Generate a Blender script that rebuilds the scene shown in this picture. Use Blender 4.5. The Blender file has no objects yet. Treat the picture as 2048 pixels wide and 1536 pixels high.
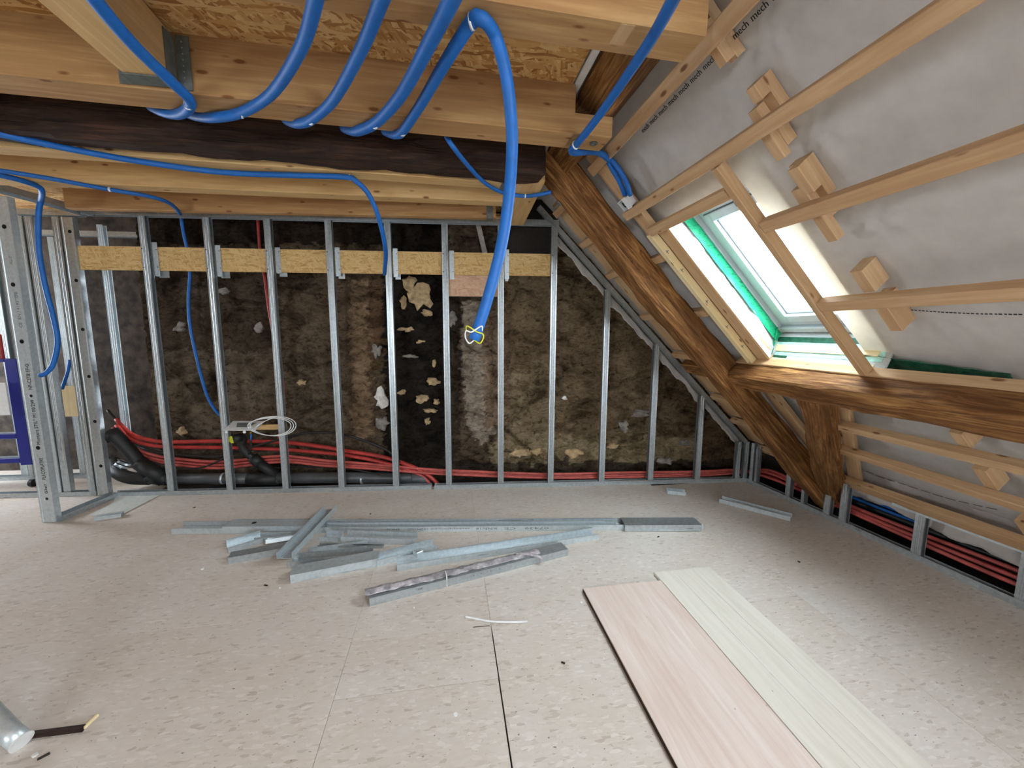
import bpy, math, random
import numpy as np
from mathutils import Vector, Matrix, noise
random.seed(7)
PI = math.pi
SC = bpy.context.scene
COL = SC.collection

# ------------------------------------------------------------------ camera
H = 1.6
FPX = 800.0
def _axes():
    up = -np.array([1000. - 1024., -(6930. - 768.), -FPX]); up /= np.linalg.norm(up)
    d = np.array([895. - 1024., -(662. - 768.), -FPX]); d -= up * d.dot(up); d /= np.linalg.norm(d)
    return np.array([np.cross(d, up), d, up])
CM = _axes()
cam_data = bpy.data.cameras.new('camera')
cam_data.sensor_width = 36.0
cam_data.lens = FPX / 2048.0 * 36.0
cam_data.clip_start = 0.02
cam = bpy.data.objects.new('camera', cam_data)
COL.objects.link(cam)
mw = Matrix([list(CM[i]) + [0.0] for i in range(3)] + [[0, 0, 0, 1]])
cam.matrix_world = Matrix.Translation((0, 0, H)) @ mw
SC.camera = cam

# ------------------------------------------------------------------ world, exposure
W_STRENGTH = 34.0
w = bpy.data.worlds.new('world'); SC.world = w; w.use_nodes = True
wn = w.node_tree; wn.nodes.clear()
wo = wn.nodes.new('ShaderNodeOutputWorld'); wb = wn.nodes.new('ShaderNodeBackground')
wb.inputs[0].default_value = (0.90, 0.965, 1.04, 1); wb.inputs[1].default_value = W_STRENGTH
wn.links.new(wb.outputs[0], wo.inputs[0])
SC.view_settings.view_transform = 'Standard'
try: SC.view_settings.look = 'None'
except Exception: pass
SC.view_settings.gamma = 1.0
SC.view_settings.use_curve_mapping = False
SC.view_settings.exposure = 0.0

def area(name, loc, direction, sx, sy, power, color=(1, 1, 1), portal=False):
    ld = bpy.data.lights.new(name, 'AREA'); ld.shape = 'RECTANGLE'; ld.size = sx; ld.size_y = sy
    ld.energy = power; ld.color = color
    if portal: ld.cycles.is_portal = True
    o = bpy.data.objects.new(name, ld); COL.objects.link(o)
    o.location = loc
    o.rotation_euler = Vector(direction).to_track_quat('-Z', 'Y').to_euler()
    return o

# ------------------------------------------------------------------ geometry frames
def ray(px, py):
    return CM @ np.array([px - 1024., -(py - 768.), -FPX])
C0 = np.array([0, 0, H])
def hit(px, py, n, d):
    r = ray(px, py); t = (d - n.dot(C0)) / n.dot(r); return C0 + t * r
def fl(px, py, z=0.0): return hit(px, py, np.array([0, 0, 1.]), z)
class Frame:
    def __init__(s, O, X, Y, Z):
        s.O, s.X, s.Y, s.Z = [np.array(v, float) for v in (O, X, Y, Z)]
    def p(s, x, y, z): return s.O + s.X * x + s.Y * y + s.Z * z
WF = Frame((0, 0, 0), (1, 0, 0), (0, 1, 0), (0, 0, 1))
# back partition frame: x along the wall, y outward (away from camera), z up
b0 = np.array([-3.209, 4.263, 0]); bt = np.array([3.159 + 3.209, 3.706 - 4.263, 0]); bt /= np.linalg.norm(bt)
bn = np.array([-bt[1], bt[0], 0])
BF = Frame(b0, bt, bn, (0, 0, 1))
def bp(px, py, b):
    q = hit(px, py, bn, bn.dot(b0) + b) - b0
    return q.dot(bt), q[2]
# roof slope frame: u down the slope, y world depth, w outward
RN = np.array([0.717, 0, 0.697]); RN /= np.linalg.norm(RN)
RS = np.array([RN[2], 0, -RN[0]]); R0 = 2.578
RF = Frame(RN * R0, RS, (0, 1, 0), RN)
def rp(px, py, w_):
    q = hit(px, py, RN, R0 + w_); return q.dot(RS), q[1]
# knee wall frame
k0 = np.array([3.159, 3.706, 0]); kt = np.array([3.300, 1.632, 0]) - k0; kt /= np.linalg.norm(kt)
kn = np.array([-kt[1], kt[0], 0])
KF = Frame(k0, kt, kn, (0, 0, 1))

# ------------------------------------------------------------------ materials
def lin(c):
    if isinstance(c, str): c = tuple(int(c[i:i + 2], 16) for i in (0, 2, 4))
    return tuple(((x / 255.) / 12.92 if x / 255. <= .04045 else ((x / 255. + .055) / 1.055) ** 2.4) for x in c) + (1.0,)
class MB:
    def __init__(s, name, rough=.6, metal=0.0, spec=.5):
        s.m = bpy.data.materials.new(name); s.m.use_nodes = True
        s.t = s.m.node_tree; s.t.nodes.clear()
        s.out = s.n('ShaderNodeOutputMaterial'); s.b = s.n('ShaderNodeBsdfPrincipled')
        s.l(s.b.outputs[0], s.out.inputs[0])
        s.b.inputs['Roughness'].default_value = rough; s.b.inputs['Metallic'].default_value = metal
        s.b.inputs['Specular IOR Level'].default_value = spec
    def n(s, t, **k):
        x = s.t.nodes.new(t)
        for a, v in k.items(): setattr(x, a, v)
        return x
    def l(s, a, b): s.t.links.new(a, b)
    def coord(s, scale=(1, 1, 1), rot=(0, 0, 0), rand=True, src='Object', off=17.0):
        tc = s.n('ShaderNodeTexCoord'); mp = s.n('ShaderNodeMapping')
        mp.inputs['Scale'].default_value = scale; mp.inputs['Rotation'].default_value = rot
        s.l(tc.outputs[src], mp.inputs[0])
        if rand:
            oi = s.n('ShaderNodeObjectInfo'); vm = s.n('ShaderNodeVectorMath', operation='SCALE')
            cb = s.n('ShaderNodeCombineXYZ')
            for i in range(3): s.l(oi.outputs['Random'], cb.inputs[i])
            s.l(cb.outputs[0], vm.inputs[0]); vm.inputs['Scale'].default_value = off
            ad = s.n('ShaderNodeVectorMath', operation='ADD')
            s.l(mp.outputs[0], ad.inputs[0]); s.l(vm.outputs[0], ad.inputs[1]); return ad.outputs[0]
        return mp.outputs[0]
    def noise(s, v, scale, detail=4, rough=.55, dist=0.0):
        x = s.n('ShaderNodeTexNoise'); x.inputs['Scale'].default_value = scale
        x.inputs['Detail'].default_value = detail; x.inputs['Roughness'].default_value = rough
        x.inputs['Distortion'].default_value = dist
        s.l(v, x.inputs['Vector']); return x.outputs['Fac']
    def ramp(s, f, stops, interp='LINEAR'):
        r = s.n('ShaderNodeValToRGB'); r.color_ramp.interpolation = interp
        e = r.color_ramp.elements
        while len(e) > 1: e.remove(e[-1])
        e[0].position = stops[0][0]; e[0].color = lin(stops[0][1])
        for p, c in stops[1:]:
            q = e.new(p); q.color = lin(c)
        s.l(f, r.inputs[0]); return r.outputs[0]
    def fr(s, f, a, b):
        r = s.n('ShaderNodeMapRange'); r.inputs[1].default_value = a; r.inputs[2].default_value = b
        s.l(f, r.inputs[0]); return r.outputs[0]
    def mix(s, f, a, b, mode='MIX'):
        x = s.n('ShaderNodeMix', data_type='RGBA', blend_type=mode)
        for k, v in ((0, f), (6, a), (7, b)):
            if isinstance(v, (int, float)): x.inputs[k].default_value = v
            elif isinstance(v, (str, tuple)): x.inputs[k].default_value = lin(v)
            else: s.l(v, x.inputs[k])
        return x.outputs[2]
    def base(s, c):
        if isinstance(c, (str, tuple)): s.b.inputs['Base Color'].default_value = lin(c)
        else: s.l(c, s.b.inputs['Base Color'])
    def bump(s, f, strength=.3, dist=.01):
        x = s.n('ShaderNodeBump'); x.inputs['Strength'].default_value = strength
        x.inputs['Distance'].default_value = dist
        s.l(f, x.inputs['Height']); s.l(x.outputs[0], s.b.inputs['Normal'])

def m_plain(name, c, rough=.5, metal=0., var=.12, scale=30, bump=0.0):
    M = MB(name, rough, metal)
    v = M.coord(); f = M.noise(v, scale)
    cc = [c[i:i + 2] for i in (0, 2, 4)]
    rgb = [int(x, 16) for x in cc]
    a = tuple(max(0, x * (1 - var)) for x in rgb); b = tuple(min(255, x * (1 + var)) for x in rgb)
    M.base(M.ramp(f, [(.3, a), (.7, b)]))
    if bump: M.bump(f, bump, .004)
    return M.m
def m_wood(name, dark, mid, light, knot='6b3f1c', rough=.62, grain=1.0, knots=.10, sheen=0.25):
    M = MB(name, rough, spec=sheen)
    v = M.coord(scale=(1.1, 16, 16))
    g = M.noise(v, 2.2, 5, .6, .6)
    v2 = M.coord(scale=(.7, 5, 5))
    g2 = M.noise(v2, 1.3, 3, .5, .3)
    c1 = M.ramp(g, [(.32, dark), (.5, mid), (.68, light)])
    c2 = M.mix(M.fr(g2, .35, .7), mid, light)
    c = M.mix(.55 if grain >= 1 else .3, c2, c1)
    # knots
    v3 = M.coord(scale=(5.0, 14.0, 14.0))
    vo = M.n('ShaderNodeTexVoronoi'); vo.inputs['Scale'].default_value = 1.0
    M.l(v3, vo.inputs['Vector'])
    k = M.n('ShaderNodeMapRange'); k.inputs[1].default_value = knots * .55; k.inputs[2].default_value = knots
    k.inputs[3].default_value = .85; k.inputs[4].default_value = 0
    M.l(vo.outputs['Distance'], k.inputs[0])
    c = M.mix(k.outputs[0], c, knot)
    M.base(c); M.bump(g, .12, .003)
    return M.m
def m_oldwood(name, dark, mid, light):
    M = MB(name, .7, spec=.25)
    v = M.coord(scale=(1.6, 22, 22))
    g = M.noise(v, 1.6, 8, .65, 1.2)
    v2 = M.coord(scale=(.8, 3, 3)); g2 = M.noise(v2, 1.7, 4, .6, .8)
    c = M.ramp(g, [(.28, dark), (.47, mid), (.7, light)])
    c = M.mix(M.fr(g2, .38, .62), M.mix(.55, c, dark), c)
    cr = M.noise(M.coord(scale=(1.2, 34, 34)), 1.0, 3, .5, .5)
    c = M.mix(M.n('ShaderNodeMath').outputs[0] if False else M.fr(cr, .66, .72), c, '1d0f06')
    M.base(c)
    ad = M.n('ShaderNodeMath', operation='SUBTRACT'); M.l(g, ad.inputs[0]); M.l(M.fr(cr, .64, .72), ad.inputs[1])
    M.bump(ad.outputs[0], .55, .012)
    return M.m
def m_osb(name, dark, mid, light, sc=1.0, contrast=1.0, rough=.75, src='Object', face='z'):
    M = MB(name, rough, spec=.2)
    prev = None
    base_n = M.noise(M.coord(rand=False, src=src), 2.5 * sc, 4)
    cols = []
    for i, (rz, sx, sy) in enumerate([(0.5, 9, 34), (-0.9, 8, 30), (1.9, 10, 38), (0.0, 7, 26)]):
        mp0 = M.coord(rot=((0, 0.0, rz) if face == 'z' else (0, rz, 0)), src=src)
        mq = M.n('ShaderNodeMapping'); mq.inputs['Scale'].default_value = (sx * sc, sy * sc * 1.25, sy * sc * 1.25)
        wr_ = M.n('ShaderNodeTexNoise'); wr_.inputs['Scale'].default_value = 6; M.l(mp0, wr_.inputs['Vector'])
        wm = M.n('ShaderNodeVectorMath', operation='SCALE'); wm.inputs['Scale'].default_value = .05; M.l(wr_.outputs['Color'], wm.inputs[0])
        wa = M.n('ShaderNodeVectorMath', operation='ADD'); M.l(mp0, wa.inputs[0]); M.l(wm.outputs[0], wa.inputs[1])
        M.l(wa.outputs[0], mq.inputs[0]); v = mq.outputs[0]
        vo = M.n('ShaderNodeTexVoronoi'); vo.inputs['Scale'].default_value = 1.0
        vo.inputs['Randomness'].default_value = 1.0
        M.l(v, vo.inputs['Vector'])
        sp = M.n('ShaderNodeSeparateColor'); M.l(vo.outputs['Color'], sp.inputs[0])
        cols.append((sp.outputs[0], sp.outputs[1], vo.outputs['Distance']))
    c = M.ramp(cols[0][0], [(0, dark), (.45, mid), (1, light)])
    for q in cols[1:]:
        ci = M.ramp(q[0], [(0, dark), (.35, mid), (1, light)])
        c = M.mix(M.fr(q[1], .52, .56), c, ci)
    c = M.mix(1 - contrast, c, mid)
    M.base(c); M.bump(cols[1][0], .12, .003)
    return M.m

M_STEEL = None
def m_steel(name, c1='a6afb3', c2='c0c8cc', rough=.3, metal=.72):
    M = MB(name, rough, metal)
    v = M.coord(scale=(1, 1, 1)); f = M.noise(v, 45, 3, .6)
    f2 = M.noise(M.coord(scale=(.6, 9, 9)), 3, 1)
    c = M.ramp(f, [(.35, c1), (.65, c2)])
    M.base(M.mix(.3, c, M.ramp(f2, [(.35, c1), (.65, c2)])))
    M.l(M.fr(f2, -.6, 2.6), M.b.inputs['Roughness'])
    return M.m
M_STEEL = m_steel('galvanised_steel')
M_STEEL2 = m_steel('galvanised_steel_bright', 'b6c2c7', 'd0dbe0', .3, .5)
M_GLU = m_wood('planed_spruce', 'b38b58', 'c5a06c', 'd8bb88', knots=.15)
M_GLUD = m_wood('glulam_spruce', '8f6740', 'a27a4f', 'bf9d6f', knots=.16)
M_BAT = m_wood('batten_spruce', 'a9835d', 'bb9871', 'ccae89', knots=.16)
M_PALE = m_wood('pale_batten', 'd4bd8a', 'e6d3a3', 'f0e2bd', knots=.13)
M_OLD = m_oldwood('old_oak', '3c2210', '7d5229', 'bd905a')
M_OLDK = m_oldwood('old_dark_oak', '1c120b', '33221a', '54392a')
M_OSB = m_osb('osb_strip', 'a98450', 'cbaa70', 'dbc08c', 2.4, .75, face='y')
M_OSBC = m_osb('osb_ceiling', '8a5a30', 'b98a52', 'd9b784', 1.5, .9)
M_OSBP = m_osb('osb_pink', 'b08c74', 'c4a085', 'd0b197', 2.4, .7, face='y')

# floor: dusty pale osb
M = MB('dusty_osb_floor', .62, spec=.3)
tc = M.coord(rand=False)
fa = []
for rz, sx, sy in ((.4, 30, 85), (-.8, 26, 75), (1.6, 33, 90)):
    v = M.coord(scale=(sx, sy, sy), rot=(0, 0, rz), rand=True)
    vo = M.n('ShaderNodeTexVoronoi'); vo.inputs['Scale'].default_value = 1.0; M.l(v, vo.inputs['Vector'])
    sp = M.n('ShaderNodeSeparateColor'); M.l(vo.outputs['Color'], sp.inputs[0]); fa.append(sp)
c = M.ramp(fa[0].outputs[0], [(0, 'aaa094'), (.10, 'c7c1b8'), (.85, 'cec9c1'), (1, 'dad6d0')])
for s_ in fa[1:]:
    c2 = M.ramp(s_.outputs[0], [(0, 'a59c90'), (.10, 'c8c2ba'), (.85, 'cfcac3'), (1, 'dcd8d3')])
    c = M.mix(M.fr(s_.outputs[1], .6, .63), c, c2)
n1 = M.noise(tc, 1.1, 5, .6)
c = M.mix(M.fr(n1, .35, .7), M.mix(.4, c, 'baab9b'), M.mix(.4, c, 'd2cfca'))
n2 = M.noise(M.coord(rand=False, scale=(1, 1.4, 1)), 60, 2, .5)
c = M.mix(M.fr(n2, .70, .76), c, '857667')
M.base(c); M.bump(fa[0].outputs[0], .15, .003)
M_FLOOR = M.m
M_BOARD1 = m_wood('pinkish_board', 'c4aca0', 'cfbfb5', 'dcd2cb', knots=.03)
M_BOARD2 = m_wood('dusty_pale_board', 'c6c2b6', 'd2cec3', 'dbd8cf', knots=.03)

# membrane: white non-woven, lets some daylight through
def m_membrane(name, c, trans=.25, bump=.25):
    M = MB(name, .75, spec=.25)
    f = M.noise(M.coord(rand=False), 14, 5); f2 = M.noise(M.coord(rand=False), 260, 2)
    col = M.mix(M.fr(f, .3, .75), tuple(x * .93 for x in c), c)
    M.base(col)
    bw = M.noise(M.coord(rand=False, scale=(1, 2.2, 1)), 5, 4, .6, 1.2)
    M.bump(bw, bump, .015)
    tr = M.n('ShaderNodeBsdfTranslucent'); tr.inputs[0].default_value = lin((250, 232, 205))
    mx = M.n('ShaderNodeMixShader'); mx.inputs[0].default_value = trans
    M.l(M.b.outputs[0], mx.inputs[1]); M.l(tr.outputs[0], mx.inputs[2]); M.l(mx.outputs[0], M.out.inputs[0])
    return M.m
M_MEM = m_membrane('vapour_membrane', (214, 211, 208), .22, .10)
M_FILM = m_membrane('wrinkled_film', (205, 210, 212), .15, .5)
M_DARKMEM = m_membrane('shaded_membrane', (205, 201, 197), .1)  # membrane copy with the shade put into its darker colour
# green tape
M = MB('green_tape', .4)
br = M.n('ShaderNodeTexBrick'); br.inputs['Scale'].default_value = 1
v = M.coord(scale=(26, 50, 50), rand=False); M.l(v, br.inputs['Vector'])
br.inputs['Mortar Size'].default_value = .0
n = M.noise(M.coord(scale=(9, 90, 90), rand=False), 1.6, 1)
M.base(M.mix(M.fr(n, .60, .63), '1f9e6e', '0d6a4b'))
M_TAPE = M.m
M_TAPED = m_plain('dark_green_tape', '17503b', .35, var=.25, scale=40)
M_TEAL = m_plain('pale_teal_film', 'a9dcd2', .25, var=.08)
M_BLUE = m_plain('blue_conduit', '0a5fae', .55, var=.05)
M_RED = m_plain('red_conduit', 'a8342f', .42, var=.12, scale=12)
M_RED2 = m_plain('rose_conduit', 'b4544d', .5, var=.12, scale=12)
M_BLACK = m_plain('black_cable', '1d1c1b', .5, var=.1)
M_PIPE = m_plain('grey_waste_pipe', '45484a', .4, var=.12, scale=8)
M_RUBBER = m_plain('black_rubber', '17191a', .55)
M_WHITE = m_plain('white_plastic', 'dfe1e1', .35, var=.03)
M_YEL = m_plain('yellow_green_cap', 'c7cb3a', .4, var=.04)
M_NAVY = m_plain('blue_painted_steel', '101d80', .4, var=.05)
M_DUST = m_plain('dirty_plastic', '9a979b', .5, var=.3, scale=25, bump=.5)
M_INK = m_plain('black_ink', '1b1d20', .7)
M_HOLE = m_plain('dark_hole', '060606', .9)  # black for flat discs that imitate the shade inside holes
M_GREYINK = m_plain('grey_ink', '6d7477', .6)
M_ZINC = m_plain('dull_zinc', '6f7674', .5, .5)
M_BRASS = m_plain('brass', 'b08d3c', .3, .9)
M_PVC = m_plain('white_window_profile', 'bcc6cc', .25, var=.015)
M_SHEET = m_plain('pale_plastic_sheet', 'd3dad6', .25, var=.04)
M_BOARD_SHADE = m_plain('dark_board_and_shade', '2b2622', .9)  # dark board, also used as painted shade behind the knee wall
M_DECK = m_plain('roof_boarding', '9c958d', .8)
M_PLASTER = m_plain('grey_white_render', 'c9c6c1', .9)
M_RAW = m_plain('dark_render', '38312b', .95, var=.55, scale=9, bump=1.0)
# glass
M = MB('clear_glass', .02)
gl = M.n('ShaderNodeBsdfGlossy'); gl.inputs['Roughness'].default_value = .02
tr = M.n('ShaderNodeBsdfTransparent'); tr.inputs[0].default_value = (.95, .98, .97, 1)
mx = M.n('ShaderNodeMixShader'); mx.inputs[0].default_value = .05
M.l(tr.outputs[0], mx.inputs[1]); M.l(gl.outputs[0], mx.inputs[2])
M.l(mx.outputs[0], M.out.inputs[0]); M_GLASS = M.m
# masonry
M = MB('sooty_masonry', .95, spec=.15)
at = M.n('ShaderNodeAttribute'); at.attribute_name = 'tint'
f = M.noise(M.coord(rand=False, scale=(1, 1, 1.7)), 13, 12, .72, .9)
f3 = M.noise(M.coord(rand=False, scale=(1, 1, 1.8)), 70, 4, .7, .5)
f4 = M.noise(M.coord(rand=False, scale=(1, 1, 1.4)), 3.2, 6, .65, .8)
c = M.mix(1.0, at.outputs['Color'], M.ramp(f, [(.34, (120, 112, 104)), (.48, (225, 219, 210)), (.6, (255, 253, 250))]), 'MULTIPLY')
c = M.mix(1.0, c, M.ramp(f4, [(.34, (135, 128, 120)), (.48, (222, 218, 214)), (.6, (255, 255, 255))]), 'MULTIPLY')
c = M.mix(M.fr(f3, .69, .75), c, (186, 174, 150))
M.base(c)
ad = M.n('ShaderNodeMath', operation='ADD'); M.l(f, ad.inputs[0]); M.l(f3, ad.inputs[1])
M.bump(ad.outputs[0], 1.0, .05)
M_WALL = M.m
M_STONE = m_plain('cream_stone', 'a8916e', .9, var=.2, scale=20, bump=.6)
M_STONEW = m_plain('white_stone', 'd6d4cf', .9, var=.12, scale=20, bump=.6)
M_STONEG = m_plain('grey_stone', '7f7a74', .9, var=.2, scale=20, bump=.6)

# ------------------------------------------------------------------ object helpers
WMAT = {}
def mat4(O, X, Y, Z):
    return Matrix(((X[0], Y[0], Z[0], O[0]), (X[1], Y[1], Z[1], O[1]), (X[2], Y[2], Z[2], O[2]), (0, 0, 0, 1)))
def link(o, world, parent=None):
    COL.objects.link(o)
    if parent is not None:
        o.parent = parent
        o.matrix_basis = WMAT[parent.name].inverted() @ world
    else: o.matrix_basis = world
    WMAT[o.name] = world.copy()
    return o
def tag(o, label=None, cat=None, group=None, kind=None):
    if label: o['label'] = label
    if cat:
        o['category'] = cat
        if not kind: kind = 'thing'
    if group: o['group'] = group
    if kind: o['kind'] = kind
    return o
def empty(name, loc, label, cat, group=None):
    o = bpy.data.objects.new(name, None); o.empty_display_size = .05
    link(o, Matrix.Translation(Vector(loc)))
    return tag(o, label, cat, group)
def mesh(name, vs, fs, mt, world=None, parent=None, smooth=False):
    me = bpy.data.meshes.new(name); me.from_pydata([tuple(map(float, v)) for v in vs], [], fs); me.update()
    if mt: me.materials.append(mt)
    if smooth:
        for p in me.polygons: p.use_smooth = True
    o = bpy.data.objects.new(name, me)
    return link(o, world or Matrix.Identity(4), parent)
def prism(name, poly, L, world, mt, parent=None, smooth=False):
    """closed polygon in local (Y,Z), extruded along local +X"""
    n = len(poly)
    vs = [(0, a, b) for a, b in poly] + [(L, a, b) for a, b in poly]
    fs = [(i, (i + 1) % n, n + (i + 1) % n, n + i) for i in range(n)]
    fs = [tuple(reversed(f)) for f in fs]
    fs += [tuple(range(n)), tuple(range(2 * n - 1, n - 1, -1))]
    ar = sum(poly[i][0] * poly[(i + 1) % n][1] - poly[(i + 1) % n][0] * poly[i][1] for i in range(n))
    if ar > 0: fs = [tuple(reversed(f)) for f in fs]
    return mesh(name, vs, fs, mt, world, parent, smooth)
def ring_fix(fs): return fs
def rect(w, t, c=.003):
    a, b = w / 2, t / 2
    return [(-a + c, -b), (a - c, -b), (a, -b + c), (a, b - c), (a - c, b), (-a + c, b), (-a, b - c), (-a, -b + c)]
def fbox(name, F, x0, x1, y0, y1, z0, z1, mt, parent=None, long=None, c=.003, skew=0):
    d = [x1 - x0, y1 - y0, z1 - z0]
    if long is None: long = d.index(max(d))
    ax = [F.X, F.Y, F.Z]; lo = [x0, y0, z0]
    a, b, e = long, (long + 1) % 3, (long + 2) % 3
    mid = list(lo); mid[b] += d[b] / 2; mid[e] += d[e] / 2
    O = F.p(*mid)
    cc = min(c, d[b] * .25, d[e] * .25)
    return prism(name, rect(d[b], d[e], cc), d[a], mat4(O, ax[a], ax[b], ax[e]), mt, parent)
def bar(name, p0, p1, width, thick, mt, parent=None, up=(0, 0, 1), c=.003):
    p0 = np.array(p0, float); p1 = np.array(p1, float); X = p1 - p0; L = np.linalg.norm(X); X /= L
    Z = np.array(up, float); Z -= X * Z.dot(X); Z /= np.linalg.norm(Z); Y = np.cross(Z, X)
    return prism(name, rect(width, thick, min(c, thick * .25)), L, mat4(p0, X, Y, Z), mt, parent)
def axes(p0, p1, up):
    p0 = np.array(p0, float); X = np.array(p1, float) - p0; L = np.linalg.norm(X); X /= L
    Z = np.array(up, float); Z -= X * Z.dot(X); Z /= np.linalg.norm(Z)
    return mat4(p0, X, np.cross(Z, X), Z), L
def old_timber(name, world, L, w_, t_, mt, parent=None, amp=.010, taper=1.0, seed=0, nseg=36, ns=5):
    """hand-hewn timber: local X = length, cross-section w_ x t_ with wavering edges"""
    prof = []
    a, b = w_ / 2, t_ / 2; r = min(a, b) * .16
    for (sx, sy) in ((1, -1), (1, 1), (-1, 1), (-1, -1)):
        pass
    for i in range(ns): prof.append((a, -b + r + (2 * b - 2 * r) * i / (ns - 1)))
    for i in range(ns): prof.append((a - r - (2 * a - 2 * r) * i / (ns - 1), b))
    for i in range(ns): prof.append((-a, b - r - (2 * b - 2 * r) * i / (ns - 1)))
    for i in range(ns): prof.append((-a + r + (2 * a - 2 * r) * i / (ns - 1), -b))
    n = len(prof); vs = []; fs = []
    for k in range(nseg + 1):
        x = L * k / nseg; s = 1 + (taper - 1) * k / nseg
        dy = noise.noise(Vector((x * .9, seed, 3.3))) * amp * 2; dz = noise.noise(Vector((x * .9, seed + 9, 7.7))) * amp * 2
        for j, (y, z) in enumerate(prof):
            q = Vector((x * 3.5, y * 14 + seed, z * 14))
            m = 1 + noise.noise(q) * amp / max(a, b) * 1.6 + noise.noise(q * 3.1) * amp / max(a, b) * .7
            vs.append((x, y * m * s + dy, z * m * s + dz))
    for k in range(nseg):
        for j in range(n):
            q = (k * n + j, k * n + (j + 1) % n, (k + 1) * n + (j + 1) % n, (k + 1) * n + j)
            fs.append(tuple(reversed(q)))
    fs.append(tuple(range(n))[::1]); fs.append(tuple(range(nseg * n + n - 1, nseg * n - 1, -1)))
    o = mesh(name, vs, fs, mt, world, parent, False)
    bmfix(o); return o
import bmesh
def bmfix(o):
    bm = bmesh.new(); bm.from_mesh(o.data); bmesh.ops.recalc_face_normals(bm, faces=bm.faces); bm.to_mesh(o.data); bm.free()
def catmull(pts, sub=8):
    P = [np.array(p, float) for p in pts]
    P = [2 * P[0] - P[1]] + P + [2 * P[-1] - P[-2]]
    out = []
    for i in range(1, len(P) - 2):
        for k in range(sub):
            t = k / sub
            a, b, c, d = P[i - 1], P[i], P[i + 1], P[i + 2]
            out.append(.5 * ((2 * b) + (-a + c) * t + (2 * a - 5 * b + 4 * c - d) * t * t + (-a + 3 * b - 3 * c + d) * t ** 3))
    out.append(P[-2]); return out
def tube(name, pts, r, mt, parent=None, sub=7, ns=10, smoothpath=True, cap=True):
    Q = catmull(pts, sub) if smoothpath and len(pts) > 2 else [np.array(p, float) for p in pts]
    rr = r if hasattr(r, '__len__') else [r] * len(Q)
    T = [Q[min(i + 1, len(Q) - 1)] - Q[max(i - 1, 0)] for i in range(len(Q))]
    T = [t / (np.linalg.norm(t) + 1e-9) for t in T]
    N = np.cross(T[0], [0, 0, 1.]);
    if np.linalg.norm(N) < 1e-3: N = np.cross(T[0], [1., 0, 0])
    N /= np.linalg.norm(N)
    o0 = Q[0]; vs = []; fs = []
    for i, q in enumerate(Q):
        N = N - T[i] * N.dot(T[i]); N /= np.linalg.norm(N) + 1e-9; B = np.cross(T[i], N)
        for j in range(ns):
            a = 2 * PI * j / ns
            vs.append(q - o0 + (N * math.cos(a) + B * math.sin(a)) * rr[i])
    for i in range(len(Q) - 1):
        for j in range(ns):
            fs.append((i * ns + j, i * ns + (j + 1) % ns, (i + 1) * ns + (j + 1) % ns, (i + 1) * ns + j))
    if cap: fs += [tuple(range(ns - 1, -1, -1)), tuple(range((len(Q) - 1) * ns, len(Q) * ns))]
    o = mesh(name, vs, fs, mt, Matrix.Translation(Vector(o0)), parent, True)
    return o
def text(name, s, size, world, mt, parent, depth=.0006):
    cu = bpy.data.curves.new(name, 'FONT'); cu.body = s; cu.size = size; cu.extrude = depth
    cu.resolution_u = 2; cu.align_y = 'CENTER'
    t = bpy.data.objects.new('tmp_text', cu); COL.objects.link(t)
    bpy.context.view_layer.update()
    dg = bpy.context.evaluated_depsgraph_get()
    me = bpy.data.meshes.new_from_object(t.evaluated_get(dg)); me.name = name
    me.materials.clear(); me.materials.append(mt)
    bpy.data.objects.remove(t, do_unlink=True)
    return link(bpy.data.objects.new(name, me), world, parent)
def disc(name, c, n, r, d, mt, parent=None, ns=14, up=(0, 0, 1)):
    n = np.array(n, float); n /= np.linalg.norm(n)
    up = np.array(up, float)
    if abs(n.dot(up)) > .9: up = np.array([1., 0, 0])
    X = n; Z = up - X * up.dot(X); Z /= np.linalg.norm(Z); Y = np.cross(Z, X)
    return prism(name, [(r * math.cos(2 * PI * i / ns), r * math.sin(2 * PI * i / ns)) for i in range(ns)], d, mat4(np.array(c) , X, Y, Z), mt, parent)

# metal profiles: polygons in (Y = across, Z = depth); front face at Z=0, body towards +Z
def stud_poly(w_, d, t=.002, open_right=True, g=.0025):
    """C stud: ribbed front flange of width w_ at Z=0, web along depth d, back flange with lip"""
    o = []
    xs = [0, .30, .36, .42, .46, .50, .54, .60, .66, .72, 1.0]
    zs = [0, 0, g, 0, 0, g, 0, 0, g, 0, 0]
    xs = [0, .24, .30, .36, .46, .50, .54, .64, .70, .76, 1.0]
    outer = [(x * w_, z) for x, z in zip(xs, zs)]
    inner = [(x * w_, z + t) for x, z in zip(xs, zs)]
    lip = .010
    # web at Y=0, open at Y=w_
    P = outer + [(w_, lip), (w_ - t, lip)] + [(min(max(x, t), w_ - t), z) for x, z in reversed(inner)]
    P += [(t, d - t), (w_ - t, d - t), (w_ - t, d - lip), (w_, d - lip), (w_, d), (0, d)]
    if not open_right: P = [(w_ - y, z) for y, z in reversed(P)]
    return P
def u_poly(w_, h, t=.002, lip=0):
    """U channel: base at Z=0 width w_ centred, flanges rise to h"""
    a = w_ / 2
    if lip: return [(-a, 0), (a, 0), (a, h), (a - lip, h), (a - lip, h - t), (a - t, h - t), (a - t, t), (-a + t, t), (-a + t, h - t), (-a + lip, h - t), (-a + lip, h), (-a, h)]
    return [(-a, 0), (a, 0), (a, h), (a - t, h), (a - t, t), (-a + t, t), (-a + t, h), (-a, h)]

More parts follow.
